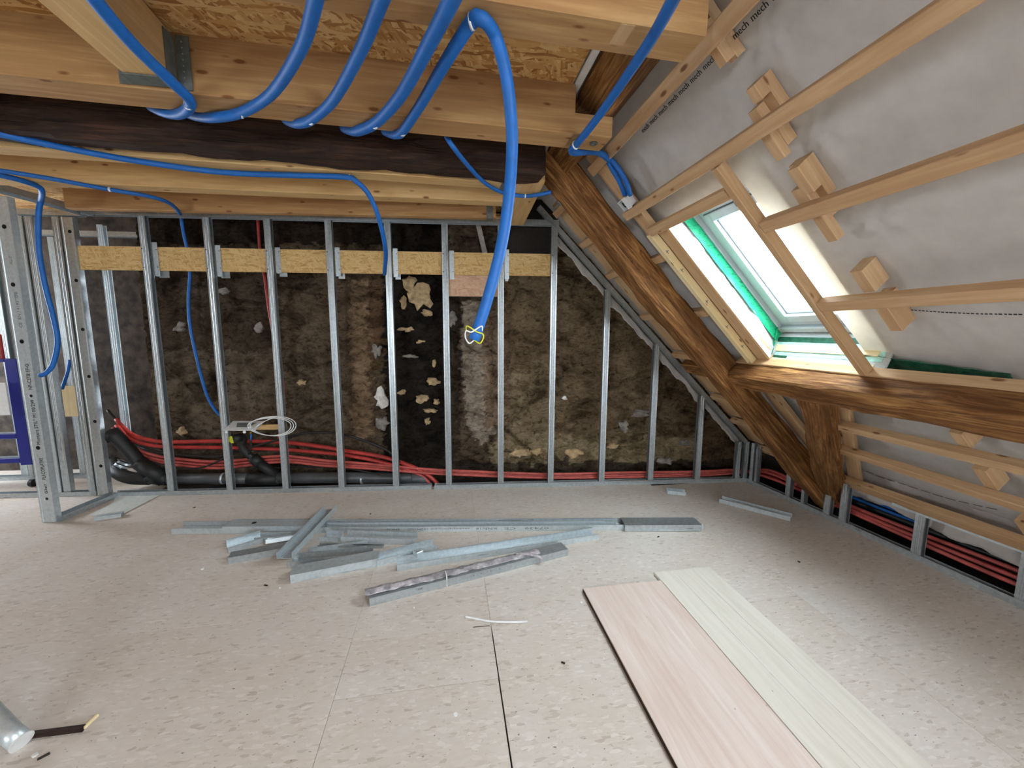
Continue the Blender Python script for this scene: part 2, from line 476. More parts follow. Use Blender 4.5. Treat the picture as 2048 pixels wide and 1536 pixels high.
def grid(name, pf, nu, nv, mt, parent=None, world=None, hole=None, thick=0.0, smooth=True):
    vs = [pf(i / nu, j / nv) for i in range(nu + 1) for j in range(nv + 1)]
    fs = []
    for i in range(nu):
        for j in range(nv):
            if hole and hole((i + .5) / nu, (j + .5) / nv): continue
            a = i * (nv + 1) + j; fs.append((a, a + 1, a + nv + 2, a + nv + 1))
    o = mesh(name, vs, fs, mt, world, parent, smooth)
    if thick:
        md = o.modifiers.new('solid', 'SOLIDIFY'); md.thickness = thick; md.offset = 0
    return o

# ================================================================== SETTING
# --- floor
floor = tag(fbox('floor', WF, -6.4, 4.0, -2.6, 5.6, -.10, -.024, M_BOARD_SHADE), kind='structure')  # dark base colour stands in for shade behind the knee wall
def fpanel(x0, x1, y0, y1, g=.0012, gl=None, gr=None):
    gl = g if gl is None else gl; gr = g if gr is None else gr
    fbox('floor_panel', WF, x0 + gl, x1 - gr, y0 + g, y1 - g, -.024, 0, M_FLOOR, floor, long=0, c=.0012)
fpanel(-.52, .21, 1.66, 1.995, gr=.003); fpanel(-.52, .21, 1.995, 4.08, .0006)
fpanel(-.52, .21, -2.6, 1.66, gr=.004)
fpanel(.21, 2.1, -2.6, 1.96, .0006, gl=.003); fpanel(.21, 2.1, 1.96, 4.02, .0006)
fpanel(2.1, 3.31, -2.6, .9, .0006); fpanel(2.1, 3.31, .9, 3.3, .0004); fpanel(2.1, 3.27, 3.3, 3.76, .0004)
fpanel(-2.9, -.52, -2.6, .4, .0006); fpanel(-2.9, -.52, .4, 2.24, .0004); fpanel(-2.9, -.52, 2.24, 4.27, .0004)
fpanel(-6.4, -2.9, -2.6, 1.2, .0006); fpanel(-6.4, -2.9, 1.2, 3.6, .0004); fpanel(-6.4, -2.9, 3.6, 5.6, .0004)


tag(fbox('knee_shade_sheet', KF, -.6, 5.0, .50, .56, -.02, .55, M_BOARD_SHADE, None, 0), kind='structure')  # dark sheet added as the shade of the void behind the knee studs
# --- back wall: rough sooted masonry
WB_ = .34
def pxa(px, py): return bp(px, py, WB_)
A0, A1, Z1 = .18, 7.6, 3.75
NA, NZ = 430, 235
def poly_mask(A, Z, pts):
    P = [pxa(*p) for p in pts]; inside = np.zeros(A.shape, bool)
    n = len(P); j = n - 1
    for i in range(n):
        (xi, yi), (xj, yj) = P[i], P[j]
        c = ((yi > Z) != (yj > Z)) & (A < (xj - xi) * (Z - yi) / (yj - yi + 1e-12) + xi)
        inside ^= c; j = i
    return inside
aa = np.linspace(A0, A1, NA + 1); zz = np.linspace(-.05, Z1, NZ + 1)
A, Z = np.meshgrid(aa, zz, indexing='ij')
nz = np.zeros(A.shape); nz2 = np.zeros(A.shape); jx = np.zeros(A.shape); jz = np.zeros(A.shape)
for i in range(NA + 1):
    for j in range(NZ + 1):
        v = Vector((A[i, j] * 4.5, Z[i, j] * 8, 0))
        nz[i, j] = noise.fractal(v, 1.0, 2.0, 4)
        nz2[i, j] = noise.fractal(v * 4.2 + Vector((9, 3, 1)), .9, 2.0, 3)
        jx[i, j] = noise.noise(v * 2.3 + Vector((4, 0, 5))); jz[i, j] = noise.noise(v * 2.3 + Vector((0, 7, 2)))
AJ = A + jx * .05 + nz2 * .035; ZJ = Z + jz * .06 + nz * .05
colr = np.zeros(A.shape + (3,)); hgt = nz * .022 + nz2 * .018
def setc(mask, c, add=0.0, f=1.0):
    for k in range(3): colr[..., k] = np.where(mask, colr[..., k] * (1 - f) + lin(c)[k] * f, colr[..., k])
    hgt[...] = np.where(mask, hgt + add, hgt)
setc(np.ones(A.shape, bool), (158, 141, 120))
P_ = lambda *p: poly_mask(AJ, ZJ, p)
setc(P_((1005, 380), (2200, 380), (1600, 1000), (1005, 1000)), (194, 174, 143))
setc(P_((1300, 380), (2200, 380), (1600, 1000), (1320, 1000)), (170, 150, 121))
setc(P_((150, 380), (560, 380), (560, 700), (150, 700)), (127, 112, 96))
setc(P_((240, 700), (690, 700), (690, 1000), (240, 1000)), (164, 150, 131))
setc(P_((765, 380), (900, 380), (895, 1000), (770, 1000)), (69, 64, 60), -.012)
setc(P_((700, 560), (740, 560), (748, 870), (705, 880)), (213, 186, 155), .02)
setc(P_((735, 560), (760, 560), (768, 700), (740, 760)), (168, 136, 110), .01)
setc(P_((922, 600), (1000, 600), (992, 870), (960, 890), (935, 850), (928, 780), (916, 700)), (252, 241, 226), .025)
setc(P_((960, 600), (1003, 600), (1003, 830), (972, 870)), (226, 201, 177), -.005)
setc(P_((1010, 760), (1100, 700), (1100, 930), (1010, 950)), (229, 211, 177), .008, .7)
setc(P_((975, 880), (1400, 870), (1400, 925), (985, 940)), (241, 225, 186), .012, .75)
setc(P_((700, 925), (1600, 918), (1600, 1010), (700, 1010)), (93, 88, 82), -.006, .8)
setc(P_((150, 340), (1010, 340), (1010, 497), (150, 480)), (67, 57, 49), -.03, .85)
setc(P_((895, 430), (1000, 440), (1000, 508), (895, 505)), (153, 136, 118), .0)
setc(P_((250, 540), (275, 540), (290, 860), (262, 850)), (216, 198, 158), .01, .7)
setc(P_((895, 560), (925, 560), (918, 900), (895, 940)), (91, 84, 78), -.015, .8)
vs = []
edge = lambda z: .30 + .05 * math.sin(z * 7) + .04 * math.sin(z * 17)
for i in range(NA + 1):
    for j in range(NZ + 1):
        vs.append((A[i, j], WB_ - hgt[i, j] + 0.0, Z[i, j]))
fs = []
for i in range(NA):
    for j in range(NZ):
        if RN.dot(BF.p(aa[i + 1], WB_, zz[j + 1])) > R0 + .40: continue
        a = i * (NZ + 1) + j; fs.append((a, a + NZ + 1, a + NZ + 2, a + 1))
WB = mat4(BF.O, BF.X, BF.Y, BF.Z)
wall = mesh('wall_back', vs, fs, M_WALL, WB, None, True)
ca = wall.data.color_attributes.new('tint', 'FLOAT_COLOR', 'POINT')
ca.data.foreach_set('color', np.concatenate([colr.reshape(-1, 3), np.ones((colr.size // 3, 1))], 1).astype('f').ravel())
tag(wall, kind='structure')
def stone(px, py, rx, ry, mt, seed=0):
    a, z = pxa(px, py); k = 4.4 / 800; rx *= k; ry *= k
    n = 17; vs = [(0, -.004, 0)]; fs = []
    rr = [1 + .75 * noise.noise(Vector((math.cos(i * 2 * PI / 17) * 1.6, math.sin(i * 2 * PI / 17) * 1.6, seed * 3.1))) + .35 * noise.noise(Vector((i * 1.7, seed * 3.1, .5))) for i in range(n)]
    for lev, (s, d) in enumerate(((.72, -.004), (1, .006), (1.0, .05))):
        for i in range(n):
            an = 2 * PI * i / n
            vs.append((math.cos(an) * rx * rr[i] * s, d, math.sin(an) * ry * rr[i] * s))
    for i in range(n):
        j = (i + 1) % n; fs.append((0, 1 + j, 1 + i))
        for l in range(2):
            fs.append((1 + l * n + i, 1 + l * n + j, 1 + (l + 1) * n + j, 1 + (l + 1) * n + i))
    fs.append(tuple(1 + 2 * n + i for i in range(n)))
    o = mesh('stone', vs, fs, mt, mat4(BF.p(a, WB_ - .035, z), BF.X, BF.Y, BF.Z), wall)
    bmfix(o)
for i, (px, py, rx, ry, k) in enumerate([(845, 592, 25, 20, 0), (818, 566, 14, 12, 0), (808, 604, 7, 10, 0), (853, 627, 9, 7, 0),
        (815, 659, 14, 5, 0), (841, 683, 8, 4, 0), (762, 796, 13, 16, 1), (868, 727, 4, 6, 0), (866, 763, 11, 7, 0), (846, 797, 13, 9, 0),
        (873, 804, 6, 6, 0), (862, 821, 12, 4, 0), (855, 842, 6, 7, 0), (803, 785, 9, 4, 0), (765, 846, 9, 13, 2), (1037, 905, 22, 9, 0),
        (1072, 903, 14, 8, 0), (1150, 905, 18, 9, 0), (1281, 826, 20, 9, 2), (1247, 852, 10, 13, 2), (1365, 884, 12, 7, 2),
        (604, 764, 8, 6, 0), (520, 655, 7, 8, 2), (450, 583, 7, 6, 2), (820, 713, 12, 4, 2), (1225, 890, 15, 6, 0), (1330, 920, 16, 8, 2),
        (1128, 795, 5, 4, 1), (362, 655, 9, 8, 2), (365, 862, 6, 8, 0), (905, 640, 8, 12, 2), (755, 700, 8, 12, 2)]):
    stone(px, py, rx, ry, (M_STONE, M_STONEW, M_STONEG)[k], i)
# deep recess to the left of the wall's ragged edge
fbox('wall_recess', BF, -4.0, .6, .86, .9, -.05, 3.7, M_RAW, wall, long=0)
fbox('wall_recess', BF, .20, .24, .40, .9, -.05, 3.7, M_RAW, wall, long=2)
# flat dark panel at the top right of the masonry
a0, z0 = bp(1004, 447, .2); a1, z1 = bp(1106, 507, .2)
fbox('infill_panel', BF, a0, a1 + .05, .24, .26, z1, z0 + .25, M_BOARD_SHADE, wall, long=0)
a0, z0 = bp(955, 452, .22); a1, z1 = bp(975, 507, .22)
bar('timber_offcut', BF.p(a0, .26, z0 + .05), BF.p(a1, .26, z1 - .1), .05, .03, M_DECK, wall, up=-bn)

# --- roof deck outside, with the skylight hole and an added one; side and rear walls
deck = bpy.data.objects.new('wall_right', None)
WU0, WU1, WY0, WY1 = -.60, .52, 1.80, 2.62
D0, D1 = .40, .42
def rbox(name, u0, u1, y0, y1, w0, w1, mt, parent=None, long=None, c=.003):
    return fbox(name, RF, u0, u1, y0, y1, w0, w1, mt, parent, long, c)
deckm = rbox('wall_right', -3.3, WU0, -.3, 4.9, D0, D1, M_DECK, None, 1); tag(deckm, kind='structure')
bpy.data.objects.remove(deck)
rbox('boarding', WU1, 3.1, -.3, 4.9, D0, D1, M_DECK, deckm, 1)
rbox('boarding', -3.3, -1.15, -2.6, -.3, D0, D1, M_DECK, deckm, 1)
rbox('boarding', -.45, 3.1, -2.6, -.3, D0, D1, M_DECK, deckm, 1)
rbox('boarding', -1.15, -.45, -2.6, -1.75, D0, D1, M_DECK, deckm, 0)
rbox('boarding', -1.15, -.45, -.5, -.3, D0, D1, M_DECK, deckm, 0)  # leaves an unseen roof opening, added behind the camera to brighten the room
rbox('boarding', WU0, WU1, -.3, WY0, D0, D1, M_DECK, deckm, 1)
rbox('boarding', WU0, WU1, WY1, 4.9, D0, D1, M_DECK, deckm, 1)
# rafter lining the sides of the skylight shaft down to the membrane
tag(fbox('wall_left', WF, -6.4, -6.3, -2.6, 5.6, 2.2, 3.4, M_PLASTER), kind='structure')
fbox('masonry', WF, -6.4, -6.3, -2.6, 5.6, 0, .9, M_PLASTER, bpy.data.objects['wall_left'])
fbox('masonry', WF, -6.4, -6.3, -2.6, 4.2, .9, 2.2, M_PLASTER, bpy.data.objects['wall_left'])
fbox('masonry', WF, -6.4, -6.3, 5.2, 5.6, .9, 2.2, M_PLASTER, bpy.data.objects['wall_left'])  # gap before this piece is an added opening for more light
wr = tag(fbox('wall_rear', WF, -6.4, 1.3, -2.7, -2.6, 1.9, 3.4, M_PLASTER), kind='structure')
fbox('boarding', WF, -6.4, 4.0, -2.7, -2.6, 0, .9, M_PLASTER, wr)
fbox('boarding', WF, -6.4, -2.9, -2.7, -2.6, .9, 1.9, M_PLASTER, wr)
fbox('boarding', WF, -2.1, 2.4, -2.7, -2.6, .9, 1.9, M_PLASTER, wr)  # unseen opening left of this piece, added to let in sky light
area('portal_added_rear', (-2.5, -2.55, 1.4), (0, 1, 0), .8, 1.0, 1, portal=True)
area('portal_added_roof_opening', tuple(RF.p(-.80, -1.12, D1 + .02)), tuple(-RN), 1.25, 1.25, 1, portal=True)  # sampling portal of the added roof opening, out of view
area('portal_added_left', (-6.25, 4.7, 1.55), (1, 0, 0), 1.0, 1.3, 1, portal=True)
area('portal_skylight', tuple(RF.p((WU0 + WU1) / 2, (WY0 + WY1) / 2, D1 + .02)), tuple(-RN), 1.2, 1.2, 1, portal=True)

# --- ceiling boarding above the joists
ZC = 2.83
ceil = tag(fbox('ceiling', WF, -6.4, .62, -2.6, 5.6, ZC + .02, ZC + .05, M_DECK), kind='structure')
sx = fl(860, 90, ZC)[0]
for x0, x1 in ((-6.4, -3.6), (-3.6, -1.3), (-1.3, sx), (sx, .64)):
    for y0, y1 in ((-2.6, 1.2), (1.2, 3.7), (3.7, 5.6)):
        if x1 - x0 > .1: fbox('ceiling_panel', WF, x0 + .0015, x1 - .0015, y0 + .001, y1 - .001, ZC, ZC + .02, M_OSBC, ceil, long=0, c=.002)
tag(fbox('light_leak_board', WF, .58, .62, -2.6, 5.2, ZC + .04, 3.62, M_DECK), kind='structure')  # unseen board added to stop sky light leaking in above the ceiling
tag(fbox('trim_2', WF, .648, .685, .6, 2.6, ZC - .002, ZC + .05, M_WHITE), kind='structure')

# ================================================================== SKYLIGHT
win = tag(rbox('window_1', WU0, WU1, WY0, WY0 + .02, .20, D0, M_PVC, None, 0), kind='structure')
FW0, FW1 = .235, .40
def wpart(name, u0, u1, y0, y1, w0, w1, mt, c=.004, long=None): return rbox(name, u0, u1, y0, y1, w0, w1, mt, win, long, c)
def wring(name, u0, u1, y0, y1, bw, w0, w1, mt):
    wpart(name, u0, u1, y1 - bw, y1, w0, w1, mt); wpart(name, u0, u1, y0, y0 + bw, w0, w1, mt)
    wpart(name, u0, u0 + bw, y0 + bw, y1 - bw, w0, w1, mt); wpart(name, u1 - bw, u1, y0 + bw, y1 - bw, w0, w1, mt)
wring('frame', WU0, WU1, WY0 + .02, WY1, .045, .255, .40, M_PVC)
wring('frame_rebate', WU0 + .045, WU1 - .045, WY0 + .065, WY1 - .045, .028, .285, .40, M_PVC)
wring('gasket', WU0 + .073, WU1 - .073, WY0 + .093, WY1 - .073, .006, .29, .38, M_GREYINK)
wring('sash', WU0 + .079, WU1 - .079, WY0 + .099, WY1 - .079, .060, .275, .39, M_PVC)
wring('glazing_bead', WU0 + .139, WU1 - .139, WY0 + .159, WY1 - .139, .016, .30, .37, M_PVC)
wpart('pane', WU0 + .13, WU1 - .13, WY0 + .15, WY1 - .13, .335, .340, M_GLASS, c=.0005)
wpart('catch', WU0 + .06, WU0 + .10, 2.12, 2.2, .24, .26, M_ZINC)
# shaft lining: left film, jamb timber, right, bottom
wpart('jamb_timber', -.66, .62, 2.565, 2.678, .05, .11, M_BAT)
def filmleft(a, b):
    u = -.62 + 1.2 * a; t = b
    y = 2.563 + .05 * t; ww = .055 + .205 * t
    d = noise.fractal(Vector((u * 6 + t * 6, t * 2.0 + u * 2, 1.7)), 1, 2, 3) * .022 * math.sin(PI * t)
    return RF.p(u, y - .006 - abs(d), ww)
f_ = grid('wrinkled_film', filmleft, 90, 16, M_FILM, win)
def tapeleft(a, b):
    u = -.60 + 1.13 * a; e = .012 * noise.noise(Vector((u * 7, 2, 3)))
    t = .60 + .40 * b + (e * 3 if b < .5 else 0)
    y = 2.563 + .05 * t - .024; ww = .055 + .205 * t
    d = noise.noise(Vector((u * 16, t * 6, 4))) * .004
    return RF.p(u, y + d, ww)
g_ = grid('green_tape', tapeleft, 90, 6, M_TAPE, win)
wpart('jamb_timber', -.62, .55, 1.80, 1.83, .16, .40, M_PVC)
wpart('jamb_timber', -.64, -.61, 1.95, 2.60, .16, .40, M_FILM)
# sill frame: from (u .61,w .05) to (u .53, w .26)
sd = np.array([.525 - .612, .258 - .050]); SL = np.linalg.norm(sd); sd = sd / SL
SY = RS * sd[0] + RN * sd[1]; SX = np.array([0, 1., 0]); SZ = np.cross(SX, SY)
SF = Frame(RF.p(.612, 0, .050), SX, SY, SZ)
if SZ.dot(RS) > 0: SGN = -1
else: SGN = 1
def sbox(name, y0, y1, v0, v1, h0, h1, mt, c=.001):
    if SGN < 0: h0, h1 = -h1, -h0
    return fbox(name, SF, y0, y1, v0, v1, h0, h1, mt, win, 0, c)
sbox('sill_film', 1.80, 2.64, 0, SL, -.01, 0, M_FILM)
sbox('teal_film', 1.83, 2.64, .055, .155, 0, .0015, M_TEAL)
sbox('sill_board', 1.86, 2.57, .085, .135, .0015, .008, M_PALE)
sbox('green_tape', 1.83, 2.61, .158, .195, 0, .0025, M_TAPED)
sbox('green_tape', 2.45, 2.655, .030, .055, 0, .0025, M_TAPED)
sbox('sill_strip', 2.30, 2.66, .0, .034, 0, .006, M_PALE)
sbox('sill_strip', 1.86, 2.12, .0, .034, 0, .006, M_PALE)
def tcorner(a, b):
    u = .40 + .19 * a
    p = RF.p(.48 + .12 * a - .02 * b, 2.60 - .05 * b + .01 * noise.noise(Vector((a * 9, b * 5, 1))), .245 - .16 * a + .01 * noise.noise(Vector((a * 8, b * 9, 6))))
    return p - RS * .012
grid('green_tape', tcorner, 16, 8, M_TAPE, win)

# ================================================================== MEMBRANE
NU, NY = 190, 190
U0m, U1m, Y0m, Y1m = -2.45, 2.05, -.25, 4.25
def warp(t, knots):   # piecewise-linear map keeping hole edges on grid lines
    for (a, va), (b, vb) in zip(knots, knots[1:]):
        if t <= b: return va + (vb - va) * (t - a) / (b - a)
    return knots[-1][1]
KU = [(0, U0m), (80 / 190, -.635), (136 / 190, .635), (1, U1m)]
KY = [(0, Y0m), (95 / 190, 1.95), (125 / 190, 2.66), (1, Y1m)]
def mem(a, b):
    u = warp(a, KU); y = warp(b, KY)
    near = max(0, 1 - abs(y - 2.3) / .9) * max(0, 1 - abs(u + .9) / .5)
    d = noise.fractal(Vector((u * 1.4, y * 1.4, .3)), 1, 2, 3) * .012
    d += near * .022 * noise.noise(Vector((y * 9 + u * 4, u * 1.5, 3.3)))
    for (bu, by) in ((-.7, 1.5), (-.25, 1.5), (.3, 1.5), (-1.13, 1.45)):
        r = math.hypot((u - bu), (y - by))
        if r < .22: d += .012 * math.sin(math.atan2(u - bu, y - by) * 7) * (1 - r / .22)
    if u > 1.5: d += (u - 1.5) * .05 * noise.noise(Vector((u * 9, y * 2.0, 8)))
    return RF.p(u, y, .150 + d)
def hole(a, b): return 80 / 190 < a < 136 / 190 and 95 / 190 < b < 125 / 190
memb = grid('vapour_membrane', mem, NU, NY, M_MEM, None, None, hole)
tag(memb, 'white vapour membrane stretched behind the roof battens, creased around the skylight', 'membrane')
def drape(a, b):
    y = 3.35 - 2.9 * a; t = b
    sec = [(3.30, .50), (3.40, .36), (3.37, .24 + .03 * math.sin(y * 2.6)), (3.44, .20 + .03 * math.sin(y * 3.1 + 1)), (3.62, .25), (3.8, .33)]
    k = min(int(t * 5), 4); f = t * 5 - k
    x = sec[k][0] + (sec[k + 1][0] - sec[k][0]) * f; z = sec[k][1] + (sec[k + 1][1] - sec[k][1]) * f
    d = noise.fractal(Vector((y * 5, t * 5, 2)), 1, 2, 3) * .03
    return np.array([x + d + .02, y, z + d * .5])
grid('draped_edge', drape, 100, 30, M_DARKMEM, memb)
def flap(a, b):
    u = -1.1 + 3.0 * a
    q = RF.p(u, 0, -.02); z = q[2] - b * (.085 + .05 * noise.noise(Vector((u * 5, 3, 1))) + .02 * noise.noise(Vector((u * 19, 3, 1))))
    aa_ = (q[0] + 3.209) / bt[0]
    p = BF.p(aa_, .10 + .012 * noise.noise(Vector((u * 6, b * 2, 4))), 0); p[2] = z - .015
    return p
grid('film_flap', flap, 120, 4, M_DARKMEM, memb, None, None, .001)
# green tape stuck along the lower edge right of the skylight
def tper(a, b):
    y = 1.97 - .62 * a; wdt = .12 * (1 - .75 * a)
    u = .56 + .075 * a + wdt * b
    return RF.p(u, y, .128 + .004 * noise.noise(Vector((y * 20, b * 3, 1))))
tp = grid('green_tape', tper, 40, 6, M_TAPED, None, None, None, .001)
tag(tp, 'dark green airtight tape on the membrane, right of the skylight above the bottom rail', 'tape')
# dashed print lines and lettering on the membrane
def mpt(u, y, w_=.138): return RF.p(u, y, w_)
for (pp, n, gap) in (([(1822, 619), (1890, 624), (1960, 627), (2048, 628)], 26, .25), ([(1710, 932), (1770, 957), (1820, 972), (1880, 992), (1930, 1005), (2000, 1020)], 12, .18)):
    q = [rp(x, y, .135) for x, y in pp]
    L_ = [0]
    for s, e in zip(q, q[1:]): L_.append(L_[-1] + math.hypot(e[0] - s[0], e[1] - s[1]))
    def at_(t):
        d = t * L_[-1]
        for k in range(len(q) - 1):
            if d <= L_[k + 1] or k == len(q) - 2:
                f = (d - L_[k]) / (L_[k + 1] - L_[k]); return q[k][0] + (q[k + 1][0] - q[k][0]) * f, q[k][1] + (q[k + 1][1] - q[k][1]) * f
    for k in range(n):
        a = at_((k + gap * random.random()) / n); b_ = at_((k + 1 - gap) / n)
        bar('printed_dash', mpt(*a, .1325), mpt(*b_, .1325), .006, .0008, M_INK, memb, up=RN)
for k in range(12):
    y = 2.30 - k * .093
    text('printed_word', 'mech', .036, mat4(mpt(-1.155, y + .005, .128), np.array([0, -1, 0]), RS * -1.0 , -RN) if False else mat4(mpt(-1.186, y, .127), np.array([0, -1., 0]), -RS, np.cross([0, -1., 0], -RS)), M_INK, memb)

# ================================================================== ROOF BATTENS
Yend = 2.80
def batten(name, u0, u1, y0, y1, label, group=None, w0=0.0, w1=.05, mt=None, cat='batten', drop=None):
    o = rbox(name, u0, u1, y0, y1, w0, w1, mt or M_BAT, None, 1)
    return tag(o, label, cat, group)
batten('roof_batten', -1.272, -1.205, -.6, 2.79, 'topmost long roof batten, running up past the end of the upper ceiling beam')
batten('roof_batten', -.882, -.820, -.6, 2.81, 'second long roof batten from the top, with a split along its grain')
batten('roof_batten', -.470, -.408, -.6, 1.84, 'third long roof batten, butting the skylight trimmer at mid height')
batten('roof_batten', .062, .122, -.6, 1.84, 'fourth roof batten, nearly level, butting the lower part of the skylight trimmer')
batten('skylight_bottom_rail', .592, .655, -.6, 2.86, 'long wooden rail along the bottom edge of the skylight', w0=0, w1=.065, mt=M_BAT, cat='rail')
batten('skylight_top_rail', -.700, -.640, 1.895, 2.69, 'short wooden rail across the top of the skylight', mt=M_BAT, cat='rail')
def lowbat(ua, ub, yend, ynear, label, ww=.066):
    # slightly skewed low battens
    p0 = RF.p((ua), yend, .025); p1 = RF.p(ub, ynear, .025)
    X = (p1 - p0); L = np.linalg.norm(X); X /= L; Zv = RN - X * RN.dot(X); Zv /= np.linalg.norm(Zv)
    o = prism('roof_batten', rect(ww, .05), L, mat4(p0, X, np.cross(Zv, X), Zv), M_BAT)
    return tag(o, label, 'batten')
lowbat(1.183, 1.17, 2.40, .4, 'upper of the three low battens under the old purlin')
lowbat(1.505, 1.56, 2.54, .4, 'middle of the three low battens under the old purlin')
lowbat(2.000, 1.90, 2.79, .4, 'lowest wide batten just above the knee wall studs', .10)
# trimmers
tr_ = rbox('skylight_trimmer', -.815, .60, 1.845, 1.885, -.002, .058, M_BAT, None, 0)
tag(tr_, 'long wooden trimmer running down the right side of the skylight', 'trimmer')
tl_ = rbox('skylight_trimmer', -.66, .592, 2.682, 2.735, .0, .05, M_PALE, None, 0)  # paler wood colour carries the window light falling on this board
tag(tl_, 'pale sunlit trimmer board down the left side of the skylight with pencil marks', 'trimmer')
for u in (-.33, -.03, .22, .42, -.5):
    rbox('pencil_mark', u, u + .03, 2.6805, 2.6818, .018, .022, M_GREYINK, tl_, 0, .0002)
    rbox('pencil_mark', u + .01, u + .015, 2.6805, 2.6818, .012, .034, M_GREYINK, tl_, 0, .0002)
pl_ = rbox('counter_batten', -1.33, .60, 2.69, 2.81, .052, .092, M_BAT, None, 0)
tag(pl_, 'plank down the slope beside the old principal rafter, under the batten ends', 'plank')
pl2 = rbox('counter_batten', .78, 2.0, 2.80, 2.93, .05, .09, M_BAT, None, 0)
tag(pl2, 'light plank between the old principal rafter and the old brace', 'plank')
p0 = RF.p(.80, 2.16, .07); p1 = RF.p(2.02, 2.68, .07)
pl3 = prism('counter_batten', rect(.09, .04), np.linalg.norm(p1 - p0), axes(p0, p1, RN)[0], M_BAT)
tag(pl3, 'short upright plank carrying the left ends of the three low battens', 'plank')
# short blocks between membrane and battens
blocks = [('-1', -1.30, -1.135, 1.555, 1.60, .052, .10, 'upper pale block, just under the topmost batten'),
          ('', -1.36, -1.12, 1.555, 1.60, .10, .146, 'darker block layered behind the pale block under the topmost batten'),
          ('', -1.003, -.94, 1.515, 1.562, .052, .098, 'stepped block between the first and second long battens, upper step'),
          ('', -1.003, -.86, 1.515, 1.60, .098, .146, 'backing block between the first and second long battens'),
          ('', -.926, -.86, 1.56, 1.61, .052, .097, 'small lower step block just above the second long batten'),
          ('', -.83, -.69, 1.575, 1.623, .052, .09, 'pale block sticking out below the second long batten'),
          ('', -.84, -.72, 1.572, 1.623, .09, .146, 'shorter block behind the pale one below the second long batten'),
          ('', -.63, -.50, 1.553, 1.607, .052, .098, 'square ended block above the third long batten'),
          ('', -.63, -.44, 1.553, 1.64, .098, .146, 'backing block above the third long batten'),
          ('', -.538, -.44, 1.59, 1.65, .053, .097, 'small stepped block touching the upper side of the third batten'),
          ('', -.43, -.245, 1.588, 1.636, .052, .098, 'block projecting below the third long batten'),
          ('', -.43, -.34, 1.60, 1.655, .098, .146, 'short stub beside the block below the third long batten'),
          ('', -.065, .06, 1.575, 1.632, .052, .146, 'thick block above the fourth batten near the skylight'),
          ('', .12, .308, 1.573, 1.628, .052, .146, 'thick block below the fourth batten'),
          ('', .86, 1.025, 1.625, 1.68, .07, .146, 'block end showing just under the old purlin'),
          ('', 1.045, 1.16, 1.625, 1.68, .052, .146, 'block on the upper side of the first low batten'),
          ('', 1.34, 1.50, 1.63, 1.69, .052, .146, 'block between the first and second low battens'),
          ('', 1.78, 1.98, 1.56, 1.66, .052, .146, 'brown block in the corner above the lowest batten, at the right edge of view')]
for _, u0, u1, y0, y1, w0, w1, lb in blocks:
    tag(rbox('spacer_block', u0, u1, y0, y1, w0, w1, M_BAT, None, 0), lb, 'block', 'spacer blocks along the hidden rafter')
# battens beyond the principal rafter, up to the back wall
for u0, u1, lb in ((-1.25, -1.185, 'batten end in the bay by the back wall, topmost of six'),
                   (-.875, -.815, 'batten end in the bay by the back wall, second from the top'),
                   (-.487, -.430, 'batten end in the bay by the back wall, third from the top'),
                   (.050, .108, 'batten end in the bay by the back wall, fourth from the top'),
                   (.575, .635, 'batten end in the bay by the back wall, just above the old wood stub')):
    o = rbox('roof_batten', u0, u1, (2.76 if u0 > -.5 and u0 < .3 else 3.06), 3.78, 0, .05, M_BAT, None, 1)
    tag(o, lb, 'batten', 'battens in the narrow bay by the back wall')
for u0, lb in ((1.18, 'low batten in the narrow bay, upper of two near the floor corner'), (1.54, 'low batten in the narrow bay, second near the floor corner'), (1.95, 'lowest batten in the narrow bay, beside the knee wall corner')):
    tag(rbox('roof_batten', u0, u0 + .06, 3.06, 3.72, 0, .05, M_BAT, None, 1), lb, 'batten', 'battens in the narrow bay by the back wall')
for kk, (u0, u1) in enumerate(((-1.30, -.88), (-.81, -.49), (-.43, .045), (.11, .57), (.64, 1.17), (1.24, 1.53), (1.60, 1.94))):
    o = rbox('nailing_strip', u0, u1, 3.60, 3.80, .052, .10, M_BAT, None, 0)
    tag(o, ('topmost', 'second', 'third', 'fourth', 'fifth', 'sixth', 'lowest')[kk] + ' wooden strip, counted down the sloping metal track', 'strip', 'strips along the sloping track')
# old stub in the narrow bay
wst = mat4(RF.p(.76, 3.72, .03), np.array([0, -1., 0]), -RS, np.cross([0, -1., 0], -RS))
tag(old_timber('old_timber_stub', wst, .62, .13, .10, M_OLD, seed=4, nseg=10), 'short old timber stub between back wall and principal rafter', 'timber')

# ================================================================== OLD TIMBERS
def rold(name, u0, y0, u1, y1, wmid, wid, dep, seed, label, mt=None, taper=1.0, amp=.010):
    p0 = RF.p(u0, y0, wmid); p1 = RF.p(u1, y1, wmid)
    m, L = axes(p0, p1, RN)
    o = old_timber(name, m, L, wid, dep, mt or M_OLD, seed=seed, taper=taper, amp=amp)
    return tag(o, label, 'timber')
pr_ = rold('principal_rafter', -1.55, 2.96, 2.28, 2.97, -.085, .205, .21, 1.0, 'old hewn principal rafter running diagonally from ceiling to floor corner', taper=.88)
rold('old_brace', .70, 2.19, 2.22, 2.90, -.045, .155, .15, 2.5, 'old brace leaning from the purlin down to the rafter foot', amp=.008)
rold('old_purlin', .70, 2.86, .66, -.7, -.045, .165, .17, 3.7, 'old horizontal purlin under the skylight', amp=.009)
rold('upper_purlin', -1.45, 2.88, -1.45, -.9, .0, .20, .20, 5.1, 'dark old upper purlin behind the ends of the ceiling beams', M_OLD, amp=.006)
# timber pad on the rafter side next to the plank
wpad = axes(RF.p(-.70, 2.835, .03), RF.p(-.28, 2.845, .03), RN)[0]

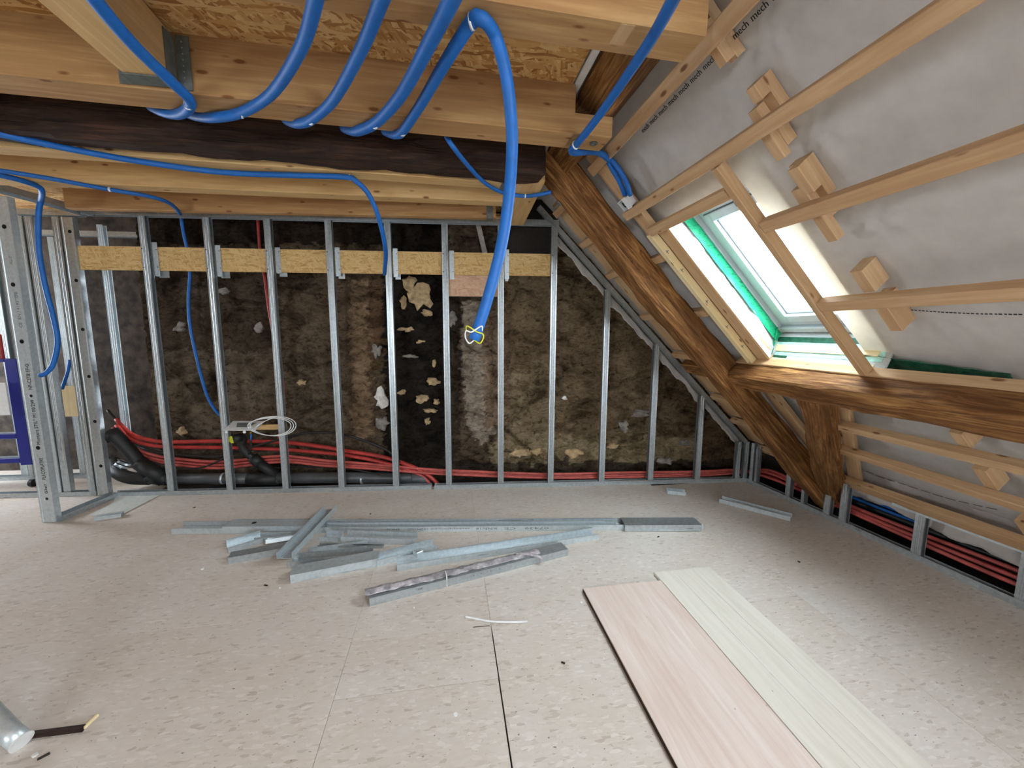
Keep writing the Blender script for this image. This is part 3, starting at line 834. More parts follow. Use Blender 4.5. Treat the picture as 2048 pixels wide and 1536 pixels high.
# ================================================================== CEILING BEAMS
def pnt(px, py, z=2.6): return fl(px, py, z)
def beam(name, nl, nr, width, h, mt, label, z=2.6, notch=None, cat='beam', side=1):
    """underside front edge from nl to nr (x,y), body extends away from camera by width and up by h"""
    p0 = np.array([nl[0], nl[1], z]); p1 = np.array([nr[0], nr[1], z])
    X = p1 - p0; L = np.linalg.norm(X); X /= L; Y = np.array([-X[1], X[0], 0]); Zv = np.array([0, 0, 1.])
    O = p0 + Y * width / 2 + Zv * h / 2
    o = prism(name, rect(width, h, .004), L, mat4(O, X, Y, Zv), mt)
    return tag(o, label, cat), Frame(p0, X, Y, Zv)
bB, fB = beam('glulam_beam', (-4.4, 1.915), (.655, 2.10), .165, .235, M_GLUD, 'large planed ceiling beam with blue conduits looped under it')
fbox('beam_tongue', fB, 5.055, 5.26, 0, .165, 0, .10, M_GLUD, bB, 0, .004)
wsh = fB.p(5.19, .075, -.003)
disc('washer', wsh, (0, 0, -1), .022, .003, M_ZINC, bB); disc('bolt_head', wsh - np.array([0, 0, .003]), (0, 0, -1), .010, .008, M_ZINC, bB, 6)
bA, fA = beam('glulam_beam', (-4.4, 1.19), (.885, 1.375), .145, .215, M_GLUD, 'upper ceiling beam nearest the camera, ending at the topmost batten')
fbox('patch_plate', fA, 4.98, 5.03, .008, .10, -.0012, .0, M_BAT, bA, 1, .0004)
bm, _ = beam('glulam_beam', (-4.4, .30), (.885, .48), .15, .22, M_GLUD, 'ceiling beam directly overhead, out of view')
bpy.data.objects.remove(bm)
# old tie beam behind beam B, in a darker wood colour
mT, LT = axes((-4.4, 2.50, 2.69), (.62, 2.70, 2.69), (0, 0, 1))
tie = old_timber('old_tie_beam', mT, LT, .20, .19, M_OLDK, seed=8.2, nseg=60, amp=.012)
tag(tie, 'dark old tie beam right behind the large ceiling beam', 'beam')
# joists along the wall
j1, f1 = beam('ceiling_joist', (-4.3, 2.72), (.43, 2.83), .125, .20, M_GLU, 'first ceiling joist behind the dark tie beam', cat='joist')
j2, f2 = beam('ceiling_joist', (-3.4, 3.36), (.45, 3.22), .12, .20, M_GLU, 'second ceiling joist, nearer the stud wall', cat='joist')
for f in (0,):
    pass
j3, f3 = beam('ceiling_joist', (-3.1, 4.00), (.44, 3.68), .07, .20, M_GLUD, 'last ceiling joist right above the back stud wall', cat='joist')
# trimmer joist at the right with hangers
t0 = (.455, 2.80); t1 = (.50, 3.88)
tjb = prism('trimmer_joist', rect(.20, .20, .004), 1.10, mat4(np.array([.565, 2.78, 2.70]), np.array([.055, .998, 0]), np.array([-.998, .055, 0]), np.array([0, 0, 1.])), M_GLU)
tag(tjb, 'short trimmer joist running towards the back wall at the right ends of the joists', 'joist')
def hanger(name, F, x0, x1, y0, y1, h, lab, grp):
    o = empty('joist_hanger', F.p((x0 + x1) / 2, (y0 + y1) / 2, -.003), lab, 'hanger')
    fbox('seat_plate', F, x0, x1, y0, y1, -.004, -.001, M_ZINC, o, None, .0005)
    fbox('side_plate', F, x0, x1, y0 - .003, y0 - .0005, -.004, h, M_ZINC, o, None, .0005)
    fbox('side_plate', F, x0, x1, y1 + .0005, y1 + .003, -.004, h, M_ZINC, o, None, .0005)
hanger('h', f1, 4.68, 4.74, 0, .125, .16, 'steel hanger gripping the right end of the first joist', '')
hanger('h', f3, 3.47, 3.53, 0, .07, .16, 'steel hanger at the right end of the last joist above the stud wall', '')
# left joist towards the camera with hanger
ljX = np.array([.05, -.999, 0]); ljY = np.array([.999, .05, 0])
lj = prism('ceiling_joist', rect(.155, .205, .004), 1.6, mat4(np.array([-1.18, 1.98, 2.715]), ljX, ljY, np.cross(ljX, ljY)), M_GLU)
tag(lj, 'ceiling joist hung from the large beam, running overhead at the upper left', 'joist')
hg = empty('joist_hanger', (-1.18, 2.0, 2.598), 'dark steel hanger carrying the overhead joist on the large beam at left', 'hanger')
HF = Frame((-1.18, 2.018, 2.6), (1, .03, 0), (0, -1, 0), (0, 0, 1))
fbox('seat_plate', WF, -1.262, -1.098, 1.945, 2.018, 2.606, 2.6115, M_ZINC, hg, 0, .0005)
fbox('side_plate', WF, -1.100, -1.096, 1.955, 2.018, 2.606, 2.80, M_ZINC, hg, 2, .0005)
fbox('flange_plate', WF, -1.096, -1.045, 2.026, 2.030, 2.606, 2.815, M_ZINC, hg, 2, .0005)
fbox('flange_plate', WF, -1.31, -1.262, 2.016, 2.019, 2.606, 2.815, M_ZINC, hg, 2, .0005)
for k in range(8): disc('nail_head', (-1.072, 2.026, 2.63 + k * .023), (0, -1, 0), .003, .0015, M_STEEL, hg, 6)
# thin ledger strips over the top track
for k, (z, b) in enumerate(((2.665, -.03), (2.69, -.015))):
    o = fbox('ledger_strip', BF, -.12, 3.98, b, b + .03, z, z + .019, M_GLU, None, 0, .002)
    tag(o, ('lower', 'upper')[k] + ' thin planed strip resting above the top track of the back stud wall', 'strip')
# bolt through the rafter top
bo = RF.p(-1.20, 3.16, -.20)
rod = empty('threaded_bolt', tuple(bo), 'bolt and washer on the old rafter near the ceiling joist corner', 'bolt')
pw = fl(1092, 362, 2.6)
disc('washer', RF.p(-1.245, 3.02, -.205), -RN, .02, .004, M_ZINC, rod); disc('nut', RF.p(-1.245, 3.02, -.209), -RN, .010, .010, M_ZINC, rod, 6)
tube('shank', [RF.p(-1.245, 3.02, -.215), RF.p(-1.245, 3.02, -.26)], .005, M_ZINC, rod, smoothpath=False)

# ================================================================== BACK STUD WALL
bw = empty('back_stud_frame', tuple(b0), 'galvanised metal stud wall framing in front of the sooty masonry', 'stud wall')
def slope_z(x_world, off=0.0):
    return (R0 + off - RN[0] * x_world) / RN[2]
# tracks: U lying on the floor (open up)
def track(F, x0, x1, y0, w_, z, h, parent, mt=M_STEEL, down=False):
    poly = u_poly(w_, h)
    if down: poly = [(-a, -b) for a, b in poly]
    return prism('bottom_track' if not down else 'top_track', poly, x1 - x0, mat4(F.p(x0, y0 + w_ / 2, z), F.X, F.Y, F.Z), mt, parent)
track(BF, -.02, 3.03, 0, .056, .001, .045, bw); track(BF, 3.06, 6.42, -.004, .056, .001, .045, bw)
track(BF, .02, 4.30, 0, .056, 2.668, .050, bw, down=True)
sx_ = [-2.725, -2.178, -1.648, -1.107, -.572, -.041, .489, 1.008, 1.549, 2.076, 2.591]
stud_a = [(x + 3.209) / bt[0] for x in sx_]
for i, a in enumerate(stud_a):
    xw = BF.p(a + .03, 0, 0)[0]
    top = min(2.655, slope_z(xw + .03) - .02) if i >= 7 else 2.655
    if i == 7: top = 2.64
    right = True if i < 6 else (False)
    prism('stud', [(y, z) for y, z in stud_poly(.058, .050, open_right=right)], top - .004,
          mat4(BF.p(a, .003, .004), np.array([0, 0, 1.]), BF.X, BF.Y), M_STEEL, bw)
# screws on the studs
for i, a in enumerate(stud_a[:8]):
    for zz_ in (2.335, 2.17):
        disc('screw', BF.p(a + .012, .002, zz_), -bn, .005, .002, M_INK, bw, 8)
# sloping track
q0 = BF.p((1.046 + 3.209) / bt[0], 0, 2.645); q1 = BF.p((3.15 + 3.209) / bt[0], 0, .455)
q0 = q0 + (q0 - q1) / np.linalg.norm(q0 - q1) * .22
X = (q1 - q0); L = np.linalg.norm(X); X /= L; Yv = bn; Zv = np.cross(X, Yv)
pol = [(a, -b) for a, b in u_poly(.056, .045)]
if Zv[2] < 0: pass
prism('sloping_track', pol if Zv[2] > 0 else u_poly(.056, .045), L, mat4(q0 + bn * .028 , X, Yv, Zv), M_STEEL, bw)
# corner studs by the knee wall
for a in (6.27, 6.36):
    prism('stud', stud_poly(.05, .045, open_right=False), .44, mat4(BF.p(a, .003, .004), np.array([0, 0, 1.]), BF.X, BF.Y), M_STEEL, bw)
# OSB backing strip, one board per bay as cut at joints
o = fbox('backing_board', BF, -.12, 4.27, .056, .074, 2.15, 2.362, M_OSB, bw, 0, .001); o['label'] = 'chipboard strip running behind the studs'
a0, _ = bp(897, 560, .06); a1, _ = bp(995, 560, .06)
o = fbox('backing_board', BF, a0 - .01, a1 + .01, .056, .072, 1.945, 2.148, M_OSBP, bw, 0, .001); o['label'] = 'pinkish chipboard piece below the strip'
for i, a in enumerate(stud_a[:7]):
    x0 = a + .066
    dz = (-.05, -.045, -.01, -.03, -.03, -.045, -.035)[i]
    zt = (2.40, 2.385, 2.375, 2.385, 2.385, 2.375, 2.395)[i]
    b_ = fbox('bracket', BF, x0, x0 + .045, .044, .0465, 2.15 + dz, zt, M_STEEL2, bw, 2, .0005)
    fbox('bracket_leg', BF, x0, x0 + .0025, .0465, .09, 2.15 + dz, zt, M_STEEL2, b_, 2, .0005)
    fbox('bracket_foot', BF, x0 + .01, x0 + .10 - .01 * i, .082, .084, 2.12 + dz * .6, 2.17, M_STEEL, b_, 0, .0005)
    for zz_ in (2.335, 2.18): disc('screw', BF.p(x0 + .035, .0435, zz_), -bn, .004, .002, M_INK, b_, 8)

# ================================================================== KNEE STUD WALL
kw = empty('knee_stud_frame', tuple(k0), 'low galvanised stud knee wall under the roof slope on the right', 'stud wall')
track(KF, -.02, 3.9, 0, .05, .001, .045, kw)
for px, py, ww, top in ((1496, 967, .045, .44), (1506, 972, .03, .42), (1569, 989, .05, .30), (1600, 1008, .03, .30), (1644, 1030, .055, .345), (1675, 1046, .055, .36), (1818, 1117, .058, .335), (2024, 1209, .058, .33)):
    q = hit(px, py, kn, kn.dot(k0)); s = (q - k0).dot(kt)
    prism('stud', stud_poly(ww, .046, open_right=True), top, mat4(KF.p(s, .003, .004), np.array([0, 0, 1.]), KF.X, KF.Y), M_STEEL, kw)
prism('top_track', [(-a, -b) for a, b in u_poly(.05, .022)], 2.4, mat4(KF.p(1.35, .026, .352), KF.X, KF.Y, KF.Z), M_STEEL2, kw)
prism('stud', stud_poly(.058, .046, open_right=True), .33, mat4(KF.p(2.75, .003, .004), np.array([0, 0, 1.]), KF.X, KF.Y), M_STEEL, kw)

# ================================================================== LEFT PARTITION
lp = empty('left_partition_frame', (-3.33, 3.76, 0), 'tall galvanised partition frame at the left edge, printed stud in front', 'stud wall')
def cstud(name, x0, y0, w_, d, z1, openr, mt=M_STEEL, F=WF):
    return prism(name, stud_poly(w_, d, open_right=openr), z1, mat4(F.p(x0, y0, .004), np.array([0, 0, 1.]), F.X, F.Y), mt, lp)
# printed 100 mm stud: web towards the camera
def web_poly(w_, d, t=.002):
    a = w_
    return [(0, 0), (.010, -.0), (.014, .004), (a - .018, .004), (a - .012, 0), (a, 0), (a, d), (a - .014, d), (a - .014, d - t), (a - t, d - t), (a - t, t),
            (a - .013, t), (a - .019, t + .004), (.015, t + .004), (.011, t), (t, t), (t, d - t), (.014, d - t), (.014, d), (0, d)]
F1 = Frame((-3.378, 3.751, 0), (.993, -.115, 0), (.115, .993, 0), (0, 0, 1))
ps = prism('printed_stud', web_poly(.112, .05), 2.60, mat4(F1.p(0, 0, .004), np.array([0, 0, 1.]), F1.X, F1.Y), M_STEEL2, lp)
ps['label'] = 'wide stud with black manufacturer print and round holes'
F2 = Frame((-3.395, 4.318, 0), (.996, -.087, 0), (.087, .996, 0), (0, 0, 1))
cs = prism('corner_stud', web_poly(.10, .05), 2.60, mat4(F2.p(0, 0, .004), np.array([0, 0, 1.]), F2.X, F2.Y), M_STEEL, lp)
def zon(F, px, py):   # hit on the plane y=0 of frame F
    q = hit(px, py, F.Y, F.Y.dot(F.O)) - F.O; return q.dot(F.X), q[2]
for px, py in ((8, 453), (25, 569), (43, 683), (76, 896)):
    a, z = zon(F1, px, py); disc('cable_hole', F1.p(.056, .0035, z), -F1.Y, .0165, .0008, M_HOLE, ps, 16)
for px, py in ((148, 463), (162, 561), (174, 659), (187, 753), (199, 843), (212, 932)):
    a, z = zon(F2, px, py); disc('cable_hole', F2.p(.062, .0035, z), -F2.Y, .0155, .0008, M_HOLE, cs, 16)
def stamp(s, py0, py1, px, size=.040, mt=M_INK, xo=.068):
    a, z0 = zon(F1, px, py0); _, z1 = zon(F1, px, py1)
    up = np.array([0, 0, 1.])
    m = mat4(F1.p(xo, .0028, z0), up, -F1.X, -F1.Y)
    o = text('print', s, size, m, mt, ps)
    wdt = max(v.co.x for v in o.data.vertices)
    o.data.transform(Matrix.Diagonal((abs(z1 - z0) / wdt, 1, 1, 1)))
    return o
stamp('PLACOPLATRE', 960, 916, 88); stamp("Montant STIL\u00b0 M100/299", 890, 800, 72)
stamp('NF-CSTB EF-G', 780, 728, 58); stamp('CE  EN 14195  DE', 656, 584, 42, .030, M_GREYINK)
stamp('14:22 07', 530, 512, 18, .028, M_GREYINK); stamp('G3est', 988, 968, 92, .03)
for px, py in ((88, 998), (58, 792)):
    a, z = zon(F1, px, py)
    disc('print', F1.p(.064, .0035, z), -F1.Y, .012, .0006, M_INK, ps, 14)
    disc('print', F1.p(.048, .0036, z - .004), -F1.Y, .011, .0006, M_WHITE, ps, 14)
# ribbed studs of the return wall behind
cstud('stud', -3.462, 4.315, .055, .05, 2.60, True); cstud('stud', -3.77, 4.345, .055, .05, 2.60, True, M_STEEL2)
cstud('stud', -3.70, 4.35, .06, .05, 2.60, False)
def ltrack(x0, y0, x1, y1, z, down, w_=.056):
    p0 = np.array([x0, y0, z]); p1 = np.array([x1, y1, z]); X = p1 - p0; L = np.linalg.norm(X); X /= L
    Y = np.cross([0, 0, 1.], X)
    pol = u_poly(w_, .045 if not down else .05)
    if down: pol = [(-a, -b) for a, b in pol]
    prism('top_track' if down else 'bottom_track', pol, L, mat4(p0, X, Y, np.array([0, 0, 1.])), M_STEEL, lp)
ltrack(-3.215, 4.29, -3.28, 3.76, .001, False, .085); ltrack(-5.2, 4.49, -3.40, 4.345, .001, False)
ltrack(-3.15, 4.30, -3.36, 3.05, 2.665, True, .10); ltrack(-5.2, 4.49, -3.22, 4.33, 2.665, True)
ltrack(-5.6, 5.0, -3.9, 4.90, .001, False); ltrack(-5.6, 5.0, -3.0, 4.83, 2.60, True)
az, zz0 = bp(251, 881, .27)
hs = prism('hanging_stud', stud_poly(.05, .05), 2.60 - zz0, mat4(BF.p(az - .025, .27, zz0), np.array([0, 0, 1.]), BF.X, BF.Y), M_STEEL2, lp)
for x, y, ww in ((-4.00, 4.91, .06), (-4.56, 4.93, .07)):
    z0 = .004 if x < -3.5 else .60
    prism('stud', stud_poly(ww, .05), 2.54 - z0, mat4(np.array([x, y, z0]), np.array([0, 0, 1.]), np.array([.996, -.087, 0]), np.array([.087, .996, 0])), M_STEEL2, lp)

# ================================================================== THINGS BEHIND THE LEFT FRAME
sh = empty('tool_trolley', (-5.0, 4.72, 0), 'dark blue steel trolley at the left edge behind the metal studs', 'trolley')
def TB(n, x0, x1, y0, y1, z0, z1, mt): return fbox(n, WF, x0, x1, y0, y1, z0, z1, mt, sh, None, .004)
YT = 4.66
def tx(px, py): q = hit(px, py, np.array([0, 1., 0]), YT); return q[0], q[2]
xr, ztop = tx(31, 718); xm, _ = tx(30, 718); _, zb = tx(48, 930); xl = xr - .75
TB('side_panel', xr - .10, xr, YT, YT + .12, zb, ztop, M_NAVY)
TB('top_panel', xl, xr - .101, YT, YT + .12, ztop - .03, ztop, M_NAVY)
for py in (868, 917):
    _, z = tx(20, py); TB('shelf_rail', xl, xr - .101, YT, YT + .03, z - .05, z, M_NAVY); TB('shelf', xl, xr - .101, YT + .031, YT + .11, z - .012, z - .002, M_STEEL2)
TB('side_panel', xl - .03, xl - .001, YT, YT + .12, zb, ztop, M_NAVY)
for x in (xr - .06, xl - .03):
    for y in (YT + .03, YT + .09): disc('castor', (x, y, .04), (1, 0, 0), .04, .03, M_RUBBER, sh)
for x in (xr - .04, xl - .01): TB('castor_bracket', x - .02, x + .02, YT + .02, YT + .10, .08, zb, M_STEEL)
_, zp0 = tx(10, 830); _, zp1 = tx(10, 765)
tag(fbox('paper_sheet', WF, xl + .1, tx(20, 800)[0], YT - .02, YT - .002, zp0, zp1, M_WHITE, None, 0, .008), 'white sheet hanging in front of the blue trolley', 'sheet')
_, zt = tx(10, 765)
for k in range(4):
    x = xr - .17 - k * .055
    c_ = disc('red_canister', (x, YT + .06, ztop + .0005), (0, 0, 1), .024, .24 + .03 * (k % 2), M_RED)
    tag(c_, ('rightmost', 'second from the right', 'third from the right', 'leftmost')[k] + ' of the dark red canisters standing on the blue trolley', 'canister', 'red canisters on the trolley')
# cream board leaning behind the studs
q = np.array([-3.66, 4.62, 0])
cb = bar('offcut_board', (-4.00, 4.84, .55), (-3.80, 4.82, 1.02), .16, .015, M_PALE, None, up=(0, -1, 0)); bpy.data.objects.remove(cb)
a0, z0 = zon(Frame((0, 4.84, 0), (1, 0, 0), (0, 1, 0), (0, 0, 1)), 130, 833); a1, z1 = zon(Frame((0, 4.84, 0), (1, 0, 0), (0, 1, 0), (0, 0, 1)), 148, 772)
ob = fbox('chipboard_box', WF, a0 - .02, a1 + .1, 4.83, 4.86, z0 - .0, z1, M_PALE, None, 2); tag(ob, 'cream board piece seen between the left studs above the pipes', 'board')

# ================================================================== PIPES BEHIND THE BACK STUDS
def bpt(px, py, b):
    a, z = bp(px, py, b); return BF.p(a, b, z)
wp = empty('waste_pipe', tuple(bpt(400, 957, .15)), 'grey plastic waste pipe with branches along the foot of the back wall', 'pipe')
PB = .15
tube('pipe_run', [bpt(330, 957, PB), bpt(560, 957, PB)], .056, M_PIPE, wp, ns=20, smoothpath=False)
tube('pipe_run', [bpt(555, 956, PB), bpt(735, 955, PB), bpt(830, 957, PB)], .056, M_PIPE, wp, ns=20, sub=3)
tube('elbow', [bpt(825, 957, PB), bpt(842, 958, PB), bpt(853, 965, PB + .02), bpt(857, 985, PB + .03)], .060, M_PIPE, wp, ns=20)
tube('pipe_branch', [bpt(222, 862, PB - .01), bpt(262, 905, PB), bpt(300, 950, PB)], .060, M_RUBBER, wp, ns=20, sub=4)
tube('branch_socket', [bpt(278, 925, PB - .002), bpt(330, 960, PB)], .070, M_RUBBER, wp, ns=20, smoothpath=False)
tube('branch_socket', [bpt(300, 955, PB), bpt(338, 958, PB)], .066, M_RUBBER, wp, ns=20, smoothpath=False)
tube('elbow', [bpt(300, 958, PB), bpt(262, 956, PB - .01), bpt(236, 945, PB + .04), bpt(228, 925, PB + .2)], .060, M_RUBBER, wp, ns=20)
tube('pipe_branch', [bpt(250, 925, PB + .10), bpt(236, 938, PB + .04)], .056, M_STEEL2, wp, ns=20, smoothpath=False)
for t in (0, 1, 2):
    tube('clamp_ring', [bpt(250 - 5 * t, 922 + 6 * t, PB + .10 - .02 * t), bpt(248.5 - 5 * t, 924 + 6 * t, PB + .095 - .02 * t)], .062, M_RUBBER, wp, ns=20, smoothpath=False)
tube('collar', [bpt(215, 868, PB - .012), bpt(226, 866 + 8, PB - .01)], .066, M_RUBBER, wp, ns=20, smoothpath=False)
# second Y branch with yellow cap
tube('branch_socket', [bpt(557, 958, PB), bpt(497, 958, PB)], .064, M_RUBBER, wp, ns=20, smoothpath=False)
tube('pipe_branch', [bpt(556, 955, PB), bpt(508, 917, PB)], .046, M_RUBBER, wp, ns=18, smoothpath=False)
tube('branch_socket', [bpt(520, 928, PB), bpt(505, 914, PB)], .054, M_RUBBER, wp, ns=18, smoothpath=False)
tube('elbow', [bpt(508, 917, PB - .01), bpt(492, 905, PB - .02), bpt(484, 890, PB - .03), bpt(486, 878, PB - .04), bpt(478, 872, PB - .07)], .036, M_RUBBER, wp, ns=16)
cc = bpt(465, 879, .03)
tube('cap_socket', [bpt(482, 874, PB - .06), cc], .042, M_RUBBER, wp, ns=18, smoothpath=False)
disc('yellow_cap', cc, -bn + np.array([0, 0, 0.]), .036, .006, M_YEL, wp, 20)
for px in (447, 724):
    tube('pipe_clip', [bpt(px - 1.5, 957, PB), bpt(px + 2.5, 957, PB)], .0585, M_STEEL2, wp, ns=18, smoothpath=False)
def cable(name, pts, r, mt, label, cat='conduit', group=None):
    P = [bpt(*p) for p in pts]
    return tag(tube(name, P, r, mt, ns=9, sub=6), label, cat, group)
cable('red_conduit', [(232, 838, .28), (262, 868, .26), (300, 880, .25), (345, 884, .24), (440, 882, .24), (560, 884, .24), (640, 893, .22), (700, 903, .2), (770, 915, .18), (835, 938, .14), (870, 962, .12), (884, 985, .12)], .021, M_RED, 'thick bright red conduit bowing over the waste pipe, upper one')
cable('red_conduit', [(232, 850, .24), (262, 878, .235), (300, 890, .23), (345, 894, .22), (440, 895, .22), (560, 899, .22), (640, 905, .2), (700, 912, .18), (770, 926, .16), (840, 950, .13), (872, 985, .12)], .019, M_RED, 'thick bright red conduit bowing over the waste pipe, lower one')
for k, (dy, db, mt) in enumerate(((0, 0, M_RED2), (7, .015, M_RED2), (13, -.01, M_RED2), (4, .05, M_RED))):
    pts = [(225, 855 + dy, .26), (260, 890 + dy, .25), (300, 908 + dy, .24), (345, 916 + dy, .23), (440, 923 + dy, .22), (560, 912 + dy * .9, .2), (650, 921 + dy * .8, .19), (740, 928 + dy * .7, .16), (850, 938 + dy * .6, .13),
           (950, 943 + dy * .6, .12), (1100, 948 + dy * .6, .12), (1250, 945 + dy * .7, .12), (1400, 943 + dy * .6, .12), (1470, 940 + dy * .5, .14)]
    pts = [(a, b, c + db) for a, b, c in pts]
    P = [bpt(*p) for p in pts]
    off = .10 + .022 * k
    for s in (.12, .6, 1.2, 1.9, 2.6, 3.3):
        P.append(KF.p(s, off + .02 * math.sin(s * 3 + k), .10 + .028 * (k % 3) + .01 * math.sin(2 * s + k)))
    tag(tube('red_conduit', P, .0145, mt, ns=8, sub=5), ('topmost rose', 'middle rose', 'lowest rose', 'darker red rear')[k] + ' thin conduit of the bundle along the foot of the walls', 'conduit', 'thin red conduits bundled along the walls')
cable('black_cable', [(215, 820, .3), (240, 850, .28), (270, 888, .26), (320, 905, .2), (400, 912, .2), (446, 911, .2), (520, 890, .22), (600, 868, .22), (650, 865, .2), (700, 872, .18), (770, 898, .16), (800, 925, .14)], .013, M_BLACK, 'thick black cable arching above the red conduits')
cable('black_cable', [(250, 905, .2), (300, 922, .18), (350, 936, .17), (400, 936, .17), (440, 920, .17), (470, 900, .2)], .009, M_BLACK, 'black cable looping below the red conduits at left')
cable('black_cable', [(500, 938, .2), (640, 933, .2), (730, 943, .14), (790, 962, .1), (810, 984, .08)], .009, M_BLACK, 'thin black cable dipping across the waste pipe to the floor')
cable('red_conduit', [(515, 430, .3), (520, 500, .3), (530, 560, .28), (538, 620, .27), (552, 700, .26), (566, 770, .25), (566, 830, .25), (556, 885, .25)], .014, M_RED, 'dark red conduit climbing the wall behind the third stud')
cable('blue_conduit', [(362, 432, .12), (368, 470, .13), (375, 500, .15), (380, 545, .17), (377, 600, .18), (380, 650, .18), (392, 710, .18), (412, 785, .14), (432, 822, .10), (452, 838, .06)], .014, M_BLUE, 'blue conduit hanging behind the first and second studs down to the outlet plate')
for o_ in (-.02,):
    for k in (0, 1):
        P = [KF.p(s, .20 + .04 * k, .205 + .018 * k + .01 * math.sin(s * 4)) for s in (.5, .9, 1.3, 1.8, 2.5, 3.2)]
        tag(tube('blue_conduit', P, .012, M_BLUE, ns=8), 'blue conduit lying behind the knee wall above the red ones, ' + ('front' if k == 0 else 'rear') + ' one', 'conduit')
tag(tube('black_cable', [KF.p(s, .25, .15) for s in (.3, 1, 2, 3.2)], .03, M_BLACK, ns=8), 'thick black cable bundle behind the knee wall', 'cable')
# plumbing outlet plate
op = empty('outlet_plate', tuple(bpt(495, 855, .02)), 'white outlet plate on a wood strip with coiled white wire at the second stud', 'plate')
q0 = bpt(447, 860, -.06); q1 = bpt(510, 860, -.06); q2 = bpt(530, 842, .12); q3 = bpt(466, 842, .12)
mesh('plate', [q0, q1, q2, q3] + [q - np.array([0, 0, .006]) for q in (q0, q1, q2, q3)], [(0, 1, 2, 3), (7, 6, 5, 4), (0, 4, 5, 1), (1, 5, 6, 2), (2, 6, 7, 3), (3, 7, 4, 0)], M_WHITE, None, op)
qa = [q0 * .7 + q2 * .3 + np.array([0, 0, .001]), q1 * .7 + q3 * .3 + np.array([0, 0, .001]), q2 * .8 + q0 * .2 + np.array([0, 0, .001]), q3 * .8 + q1 * .2 + np.array([0, 0, .001])]
mesh('printed_area', qa, [(0, 1, 2, 3)], M_GREYINK, None, op)
for px in (453, 489): tube('plate_eyelet', [bpt(px, 864, -.055), bpt(px, 864, -.045)], .014, M_WHITE, op, ns=14, smoothpath=False)
fb0 = bpt(500, 860, .055); fb1 = bpt(557, 849, .055)
fbox('wood_strip', Frame(fb0, BF.X, BF.Y, BF.Z), 0, .34, 0, .03, 0, .05, M_GLU, op, 0)
import math as _m
cen = bpt(545, 851, .02)
for k in range(3):
    P = []
    for t in range(0, 25):
        an = 2 * PI * t / 24
        P.append(cen + BF.X * (math.cos(an) * (.20 + .006 * k)) + np.array([0, 0, 1.]) * (math.sin(an) * (.085 + .006 * k)) + BF.Y * (-.055 + .012 * k + .02 * math.sin(an * 2)) + BF.X * .012 * k)
    tube('coiled_wire', P, .0045, M_WHITE, op, ns=6, sub=2)
tube('coiled_wire', [bpt(508, 858, -.02), bpt(520, 848, -.03), bpt(535, 840, -.035), bpt(550, 835, -.035)], .0045, M_WHITE, op, ns=6)
tube('hose', [bpt(501, 862, .04), bpt(502, 868, .04)], .009, M_BRASS, op, smoothpath=False); tube('hose', [bpt(502, 868, .04), bpt(502, 880, .05)], .009, M_BLUE, op, smoothpath=False)
tube('hose', [bpt(502, 880, .05), bpt(502, 895, .06), bpt(497, 908, .10)], .008, M_BLACK, op)

# ================================================================== BLUE CONDUITS ON THE CEILING
def cp(px, py, z): return fl(px, py, z)
def clip(px, py, z, r, parent, d=(1, 0, 0)):
    c = cp(px, py, z); d = np.array(d, float); d /= np.linalg.norm(d)
    tube('clip', [c - d * .004, c + d * .004], r + .003, M_WHITE, parent, ns=12, smoothpath=False)
def conduit(pts, r, label, clips=(), name='blue_conduit'):
    P = [cp(*p) for p in pts]
    o = tag(tube(name, P, r, M_BLUE, ns=12, sub=8), label, 'conduit')
    for (px, py, z, d) in clips: clip(px, py, z, r, o, d)
    return o
r1 = .0215
conduit([(150, -60, 2.575), (190, 0, 2.575), (270, 93, 2.575), (345, 165, 2.575), (379, 200, 2.572), (374, 220, 2.57), (352, 229, 2.585), (325, 224, 2.62), (302, 214, 2.70)], r1, 'blue conduit along the overhead joist, hooking under the large beam at far left', [(378, 208, 2.572, (.3, 1, 0))])
conduit([(640, -60, 2.5), (631, 0, 2.52), (602, 95, 2.55), (545, 185, 2.572), (485, 224, 2.572), (430, 235, 2.575), (395, 233, 2.62), (372, 226, 2.70)], r1, 'second blue conduit from the left, swooping under the large beam', [(484, 225, 2.572, (1, .4, 0))])
conduit([(790, -60, 2.5), (763, 0, 2.53), (722, 100, 2.55), (668, 198, 2.572), (625, 238, 2.572), (600, 247, 2.585), (585, 246, 2.63), (572, 241, 2.70)], r1, 'third blue conduit from the left, swooping under the large beam', [(622, 239, 2.572, (1, 1, 0))])
conduit([(925, -50, 2.50), (903, 0, 2.52), (853, 98, 2.535), (802, 190, 2.56), (755, 243, 2.57), (718, 261, 2.585), (700, 260, 2.63), (688, 256, 2.70)], r1 * 1.12, 'thickest blue conduit, fourth from the left under the large beam', [(751, 246, 2.57, (1, 1, 0))])
c5 = [cp(944, 43, 2.574), cp(895, 118, 2.55), cp(842, 208, 2.565), cp(806, 262, 2.572), cp(792, 269, 2.59), cp(780, 267, 2.63), cp(770, 263, 2.70)]
hg_ = []
hg_ += [cp(959, 37, 2.57), cp(974, 46, 2.565)]
for px, py, y in ((992, 76, 1.43), (1010, 140, 1.45), (1021, 220, 1.48), (1024, 300, 1.53), (1017, 400, 1.53), (1002, 495, 1.53), (975, 598, 1.53), (948, 680, 1.53)):
    hg_.append(hit(px, py, np.array([0, 1., 0]), y))
c5o = tube('blue_conduit', list(reversed(c5)) + hg_, r1, M_BLUE, ns=12, sub=8)
tag(c5o, 'long blue conduit clipped to the upper beam and hanging free with wires at its end', 'conduit')
tube('clip', [c5[0] + np.array([-.004, .002, 0]), c5[0] + np.array([.004, -.002, 0])], r1 + .003, M_WHITE, c5o, smoothpath=False)
clip(806, 262, 2.572, r1, c5o, (1, 1, 0))
e = hg_[-1]
